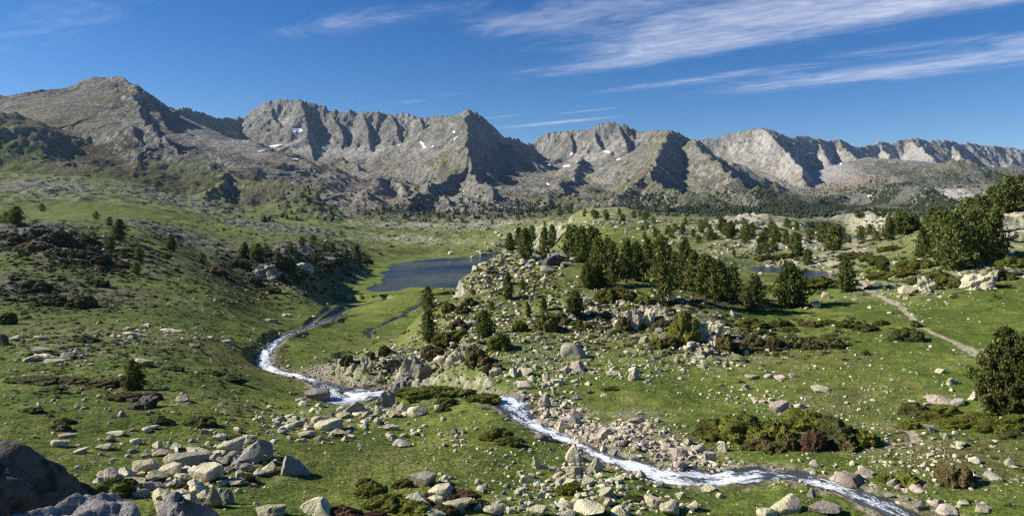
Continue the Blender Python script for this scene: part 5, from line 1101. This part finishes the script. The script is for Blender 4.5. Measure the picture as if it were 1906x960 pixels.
# last snow in the gullies
def snow_mat():
    t = NT('old_snow'); co = t.n('ShaderNodeTexCoord').outputs['Object']
    return t.done(t.bsdf(t.mix(t.noise(co, .1, 3), (.78, .78, .78), (.88, .88, .89)), .7, None, .2))
M_SNOW = snow_mat()
SNOW = [  # column, row, half width, half height, tilt, label
 (554,243,10,4,.1,'bright snow patch high under the broad cirque summit'),(512,272,14,2.2,-.15,'long snow strip above the basin, upper of two'),(488,281,10,1.8,-.2,'long snow strip above the basin, lower of two'),(550,297,8,1.8,0,'thin snow patch below the rocky knob of the basin'),(547,278,5,1.5,.2,'tiny snow patch beside the rocky knob of the basin'),
 (786,268,6,2.4,.75,'slanting snow streak under the cirque wall, upper end'),(790,274,4,2.5,.5,'pointed snow tip ending the slanting streak'),(806,273,4,1.8,-.5,'small snow fleck right of the slanting streak'),(848,258,5,1.8,-.7,'snow fleck in the gully under the horn'),(845,246,3,2,0,'smallest snow fleck high beside the horn'),(743,271,3,1.3,0,'snow dot at the foot of the cirque wall'),(702,261,3,3,1.2,'short snow streak in the grey gully'),
 (1054,309,7,2.2,-.15,'snow patch on the scree below the spur wall'),(1064,287,3,3,1,'upright snow fleck above the scree'),(1074,301,4,2,-.4,'small snow fleck beside the scree patch'),(1130,283,8,2,.15,'wide thin snow patch under the domed summit'),(994,295,6,1.6,.4,'snow strip in the dark col'),(1022,307,4,1.6,.1,'small snow patch right of the dark col'),(1020,343,4,1.4,.5,'isolated snow fleck low in the side valley'),(1150,298,6,2,-.5,'slanting snow streak below the domed summit'),
 (1563,304,9,2.2,.75,'diagonal snow streak under the far range'),(1334,295,6,3,.3,'snow patch behind the olive spur'),(1508,286,7,2.0,-.1,'snow strip in the notch of the far range'),(1618,365,4,1.5,0,'low snow dot above the far forest')]
for (u, p, a, b, tl, lb) in SNOW:
    K = 16; pts = []; rs = random.Random(int(u * 7 + p))
    q0 = SIGHT(u, p)
    if q0 is None: continue
    rings = [0.35, .7, 1.0]; jit = [rs.uniform(.65, 1.2) for _ in range(K)]
    vs_ = [q0]
    for rg_ in rings:
        for k in range(K):
            an = k / K * 6.283; ex = a * rg_ * jit[k] * math.cos(an); ey = b * rg_ * jit[k] * math.sin(an)
            q = SIGHT(u + ex * math.cos(tl) - ey * math.sin(tl), p + ex * math.sin(tl) + ey * math.cos(tl))
            if q is None or abs(q[1] - q0[1]) > 160: q = vs_[-1]
            vs_.append(q)
    vs_ = np.array(vs_); lift = np.r_[1.6, np.repeat([1.6, 1.4, .3], K)]
    vs_[:, 2] += lift; vs_[:, 1] -= 1.5
    f_ = [(0, 1 + k, 1 + (k + 1) % K) for k in range(K)]
    for g in range(2):
        for k in range(K): j = (k + 1) % K; c0 = 1 + g * K; f_ += [(c0 + k, c0 + K + k, c0 + K + j), (c0 + k, c0 + K + j, c0 + j)]
    tag(link('snow_patch', make_mesh('snow_patch', vs_, np.array(f_), None, True, [M_SNOW])), lb, 'snow patch', 'last snow patches on the mountains')
# ------------------------------------------------------------------ sky, sun, air, camera
SUN_AZ, SUN_EL = math.radians(-87), math.radians(33)      # left of the view, a little ahead
w = bpy.data.worlds.new('World'); scene.world = w; w.use_nodes = True
nt = w.node_tree; nt.nodes.clear()
class WT(NT):
    def __init__(s): s.t = nt
t = WT()
sky = t.n('ShaderNodeTexSky', {'sky_type': 'NISHITA', 'sun_disc': False, 'sun_elevation': SUN_EL, 'sun_rotation': SUN_AZ % (2 * math.pi), 'altitude': 2400, 'air_density': 1.0, 'dust_density': .4, 'ozone_density': 2.0})
bg = t.n('ShaderNodeBackground', None, Strength=SKY_STR)
d = t.n('ShaderNodeTexCoord').outputs['Generated']
sp = t.n('ShaderNodeSeparateXYZ', None, Vector=d)
zz = t.math('MAXIMUM', sp.outputs[2], .02)
px = t.math('DIVIDE', sp.outputs[0], zz); py = t.math('DIVIDE', sp.outputs[1], zz)
ca = t.math('ADD', t.math('MULTIPLY', px, .79), t.math('MULTIPLY', py, -.61))      # along the wind
cb = t.math('ADD', t.math('MULTIPLY', px, .61), t.math('MULTIPLY', py, .79))       # across it
cv = t.n('ShaderNodeCombineXYZ', None, X=t.math('MULTIPLY', ca, 1.15), Y=t.math('MULTIPLY', cb, 2.3), Z=0.0).outputs[0]
wisps = t.noise(cv, 1.5, 12, .66, 1.0)
cv2 = t.n('ShaderNodeCombineXYZ', None, X=t.math('MULTIPLY', ca, .5), Y=t.math('MULTIPLY', cb, 1.3), Z=3.0).outputs[0]
broad = t.noise(cv2, 1.3, 4, .5, .3)
tot = None
for (a0, b0, ra, rb, s) in CLOUDS:
    e = t.math('ADD', t.math('POWER', t.math('ABSOLUTE', t.math('DIVIDE', t.math('SUBTRACT', ca, a0), ra)), 2.0), t.math('POWER', t.math('ABSOLUTE', t.math('DIVIDE', t.math('SUBTRACT', cb, b0), rb)), 2.0))
    g = t.math('MULTIPLY', t.math('EXPONENT', t.math('MULTIPLY', e, -1.0)), s)
    tot = g if tot is None else t.math('ADD', tot, g)
cov = t.math('MINIMUM', tot, 1.1)
den = t.math('ADD', t.math('MULTIPLY', wisps, 1.2), t.math('MULTIPLY', broad, .6))
den = t.ramp(t.math('ADD', t.math('MULTIPLY', cov, .62), t.math('SUBTRACT', den, .9)), .04, 1.16, 0.0, .84)
fine = t.noise(cv, 3.4, 7, .6, 1.2)
den = t.math('MULTIPLY', t.math('MULTIPLY', den, t.ramp(cov, .03, .4)), t.ramp(fine, .28, .66, .55, 1.0))
hs = t.n('ShaderNodeHueSaturation', None, Saturation=SKY_SAT, Value=1.0, Fac=1.0, Hue=.510, Color=sky.outputs[0])
cloud = t.mix(den, hs.outputs[0], CLOUD_COL)
nt.links.new(cloud, bg.inputs['Color'])
wo = nt.nodes.new('ShaderNodeOutputWorld'); nt.links.new(bg.outputs[0], wo.inputs['Surface'])
w.cycles.sampling_method = 'MANUAL'; w.cycles.sample_map_resolution = 512

sd = Vector((math.sin(SUN_AZ) * math.cos(SUN_EL), math.cos(SUN_AZ) * math.cos(SUN_EL), math.sin(SUN_EL)))
sl = bpy.data.lights.new('sun', 'SUN'); sl.energy = 4.2; sl.angle = math.radians(.53); sl.color = (1, .94, .84)
so = bpy.data.objects.new('sun', sl); so.rotation_euler = sd.to_track_quat('Z', 'Y').to_euler(); so.location = (0, 0, 900); COL.objects.link(so)

def box_mesh(name, a, b):
    v = [(x, y, z) for z in (a[2], b[2]) for y in (a[1], b[1]) for x in (a[0], b[0])]
    return make_mesh(name, np.array(v), np.array([(0, 2, 3, 1), (4, 5, 7, 6), (0, 1, 5, 4), (2, 6, 7, 3), (0, 4, 6, 2), (1, 3, 7, 5)]))
hm = bpy.data.materials.new('mountain_air'); hm.use_nodes = True; hm.node_tree.nodes.clear()
hv = hm.node_tree.nodes.new('ShaderNodeVolumePrincipled'); hv.inputs['Color'].default_value = (.5, .72, 1, 1); hv.inputs['Density'].default_value = HAZE; hv.inputs['Anisotropy'].default_value = .25
ho = hm.node_tree.nodes.new('ShaderNodeOutputMaterial'); hm.node_tree.links.new(hv.outputs[0], ho.inputs['Volume'])
hz = box_mesh('haze', (float(GX.min()) - 40, -120, float(Z.min()) - 12), (float(GX.max()) + 40, float(GY.max()) + 40, float(Z.max()) + 15)); hz.materials.append(hm)
hz = link('haze', hz); tag(hz, 'thin blue mountain air over the whole valley', 'haze', kind='stuff')

cam = bpy.data.cameras.new('camera'); co = bpy.data.objects.new('camera', cam); COL.objects.link(co)
cam.sensor_width = 36; cam.lens = 36 * F / 1906; cam.shift_y = -80 / 1906; cam.clip_start = .2; cam.clip_end = 40000
co.location = (0, 0, 0); co.rotation_euler = (math.radians(90), 0, 0)
scene.camera = co
vs = scene.view_settings; vs.view_transform = 'Standard'; vs.look = 'None'; vs.exposure = EXPO; vs.gamma = 1; vs.use_curve_mapping = False
cy = scene.cycles; cy.max_bounces = 5; cy.diffuse_bounces = 2; cy.glossy_bounces = 2; cy.transmission_bounces = 2; cy.volume_bounces = 0; cy.transparent_max_bounces = 6
cy.pixel_filter_type = 'BLACKMAN_HARRIS'; cy.filter_width = 1.3
cy.use_denoising = False; cy.denoiser = 'OPENIMAGEDENOISE'; cy.denoising_input_passes = 'RGB_ALBEDO_NORMAL'; cy.denoising_prefilter = 'ACCURATE'; cy.caustics_reflective = False; cy.caustics_refractive = False; cy.sample_clamp_indirect = 4
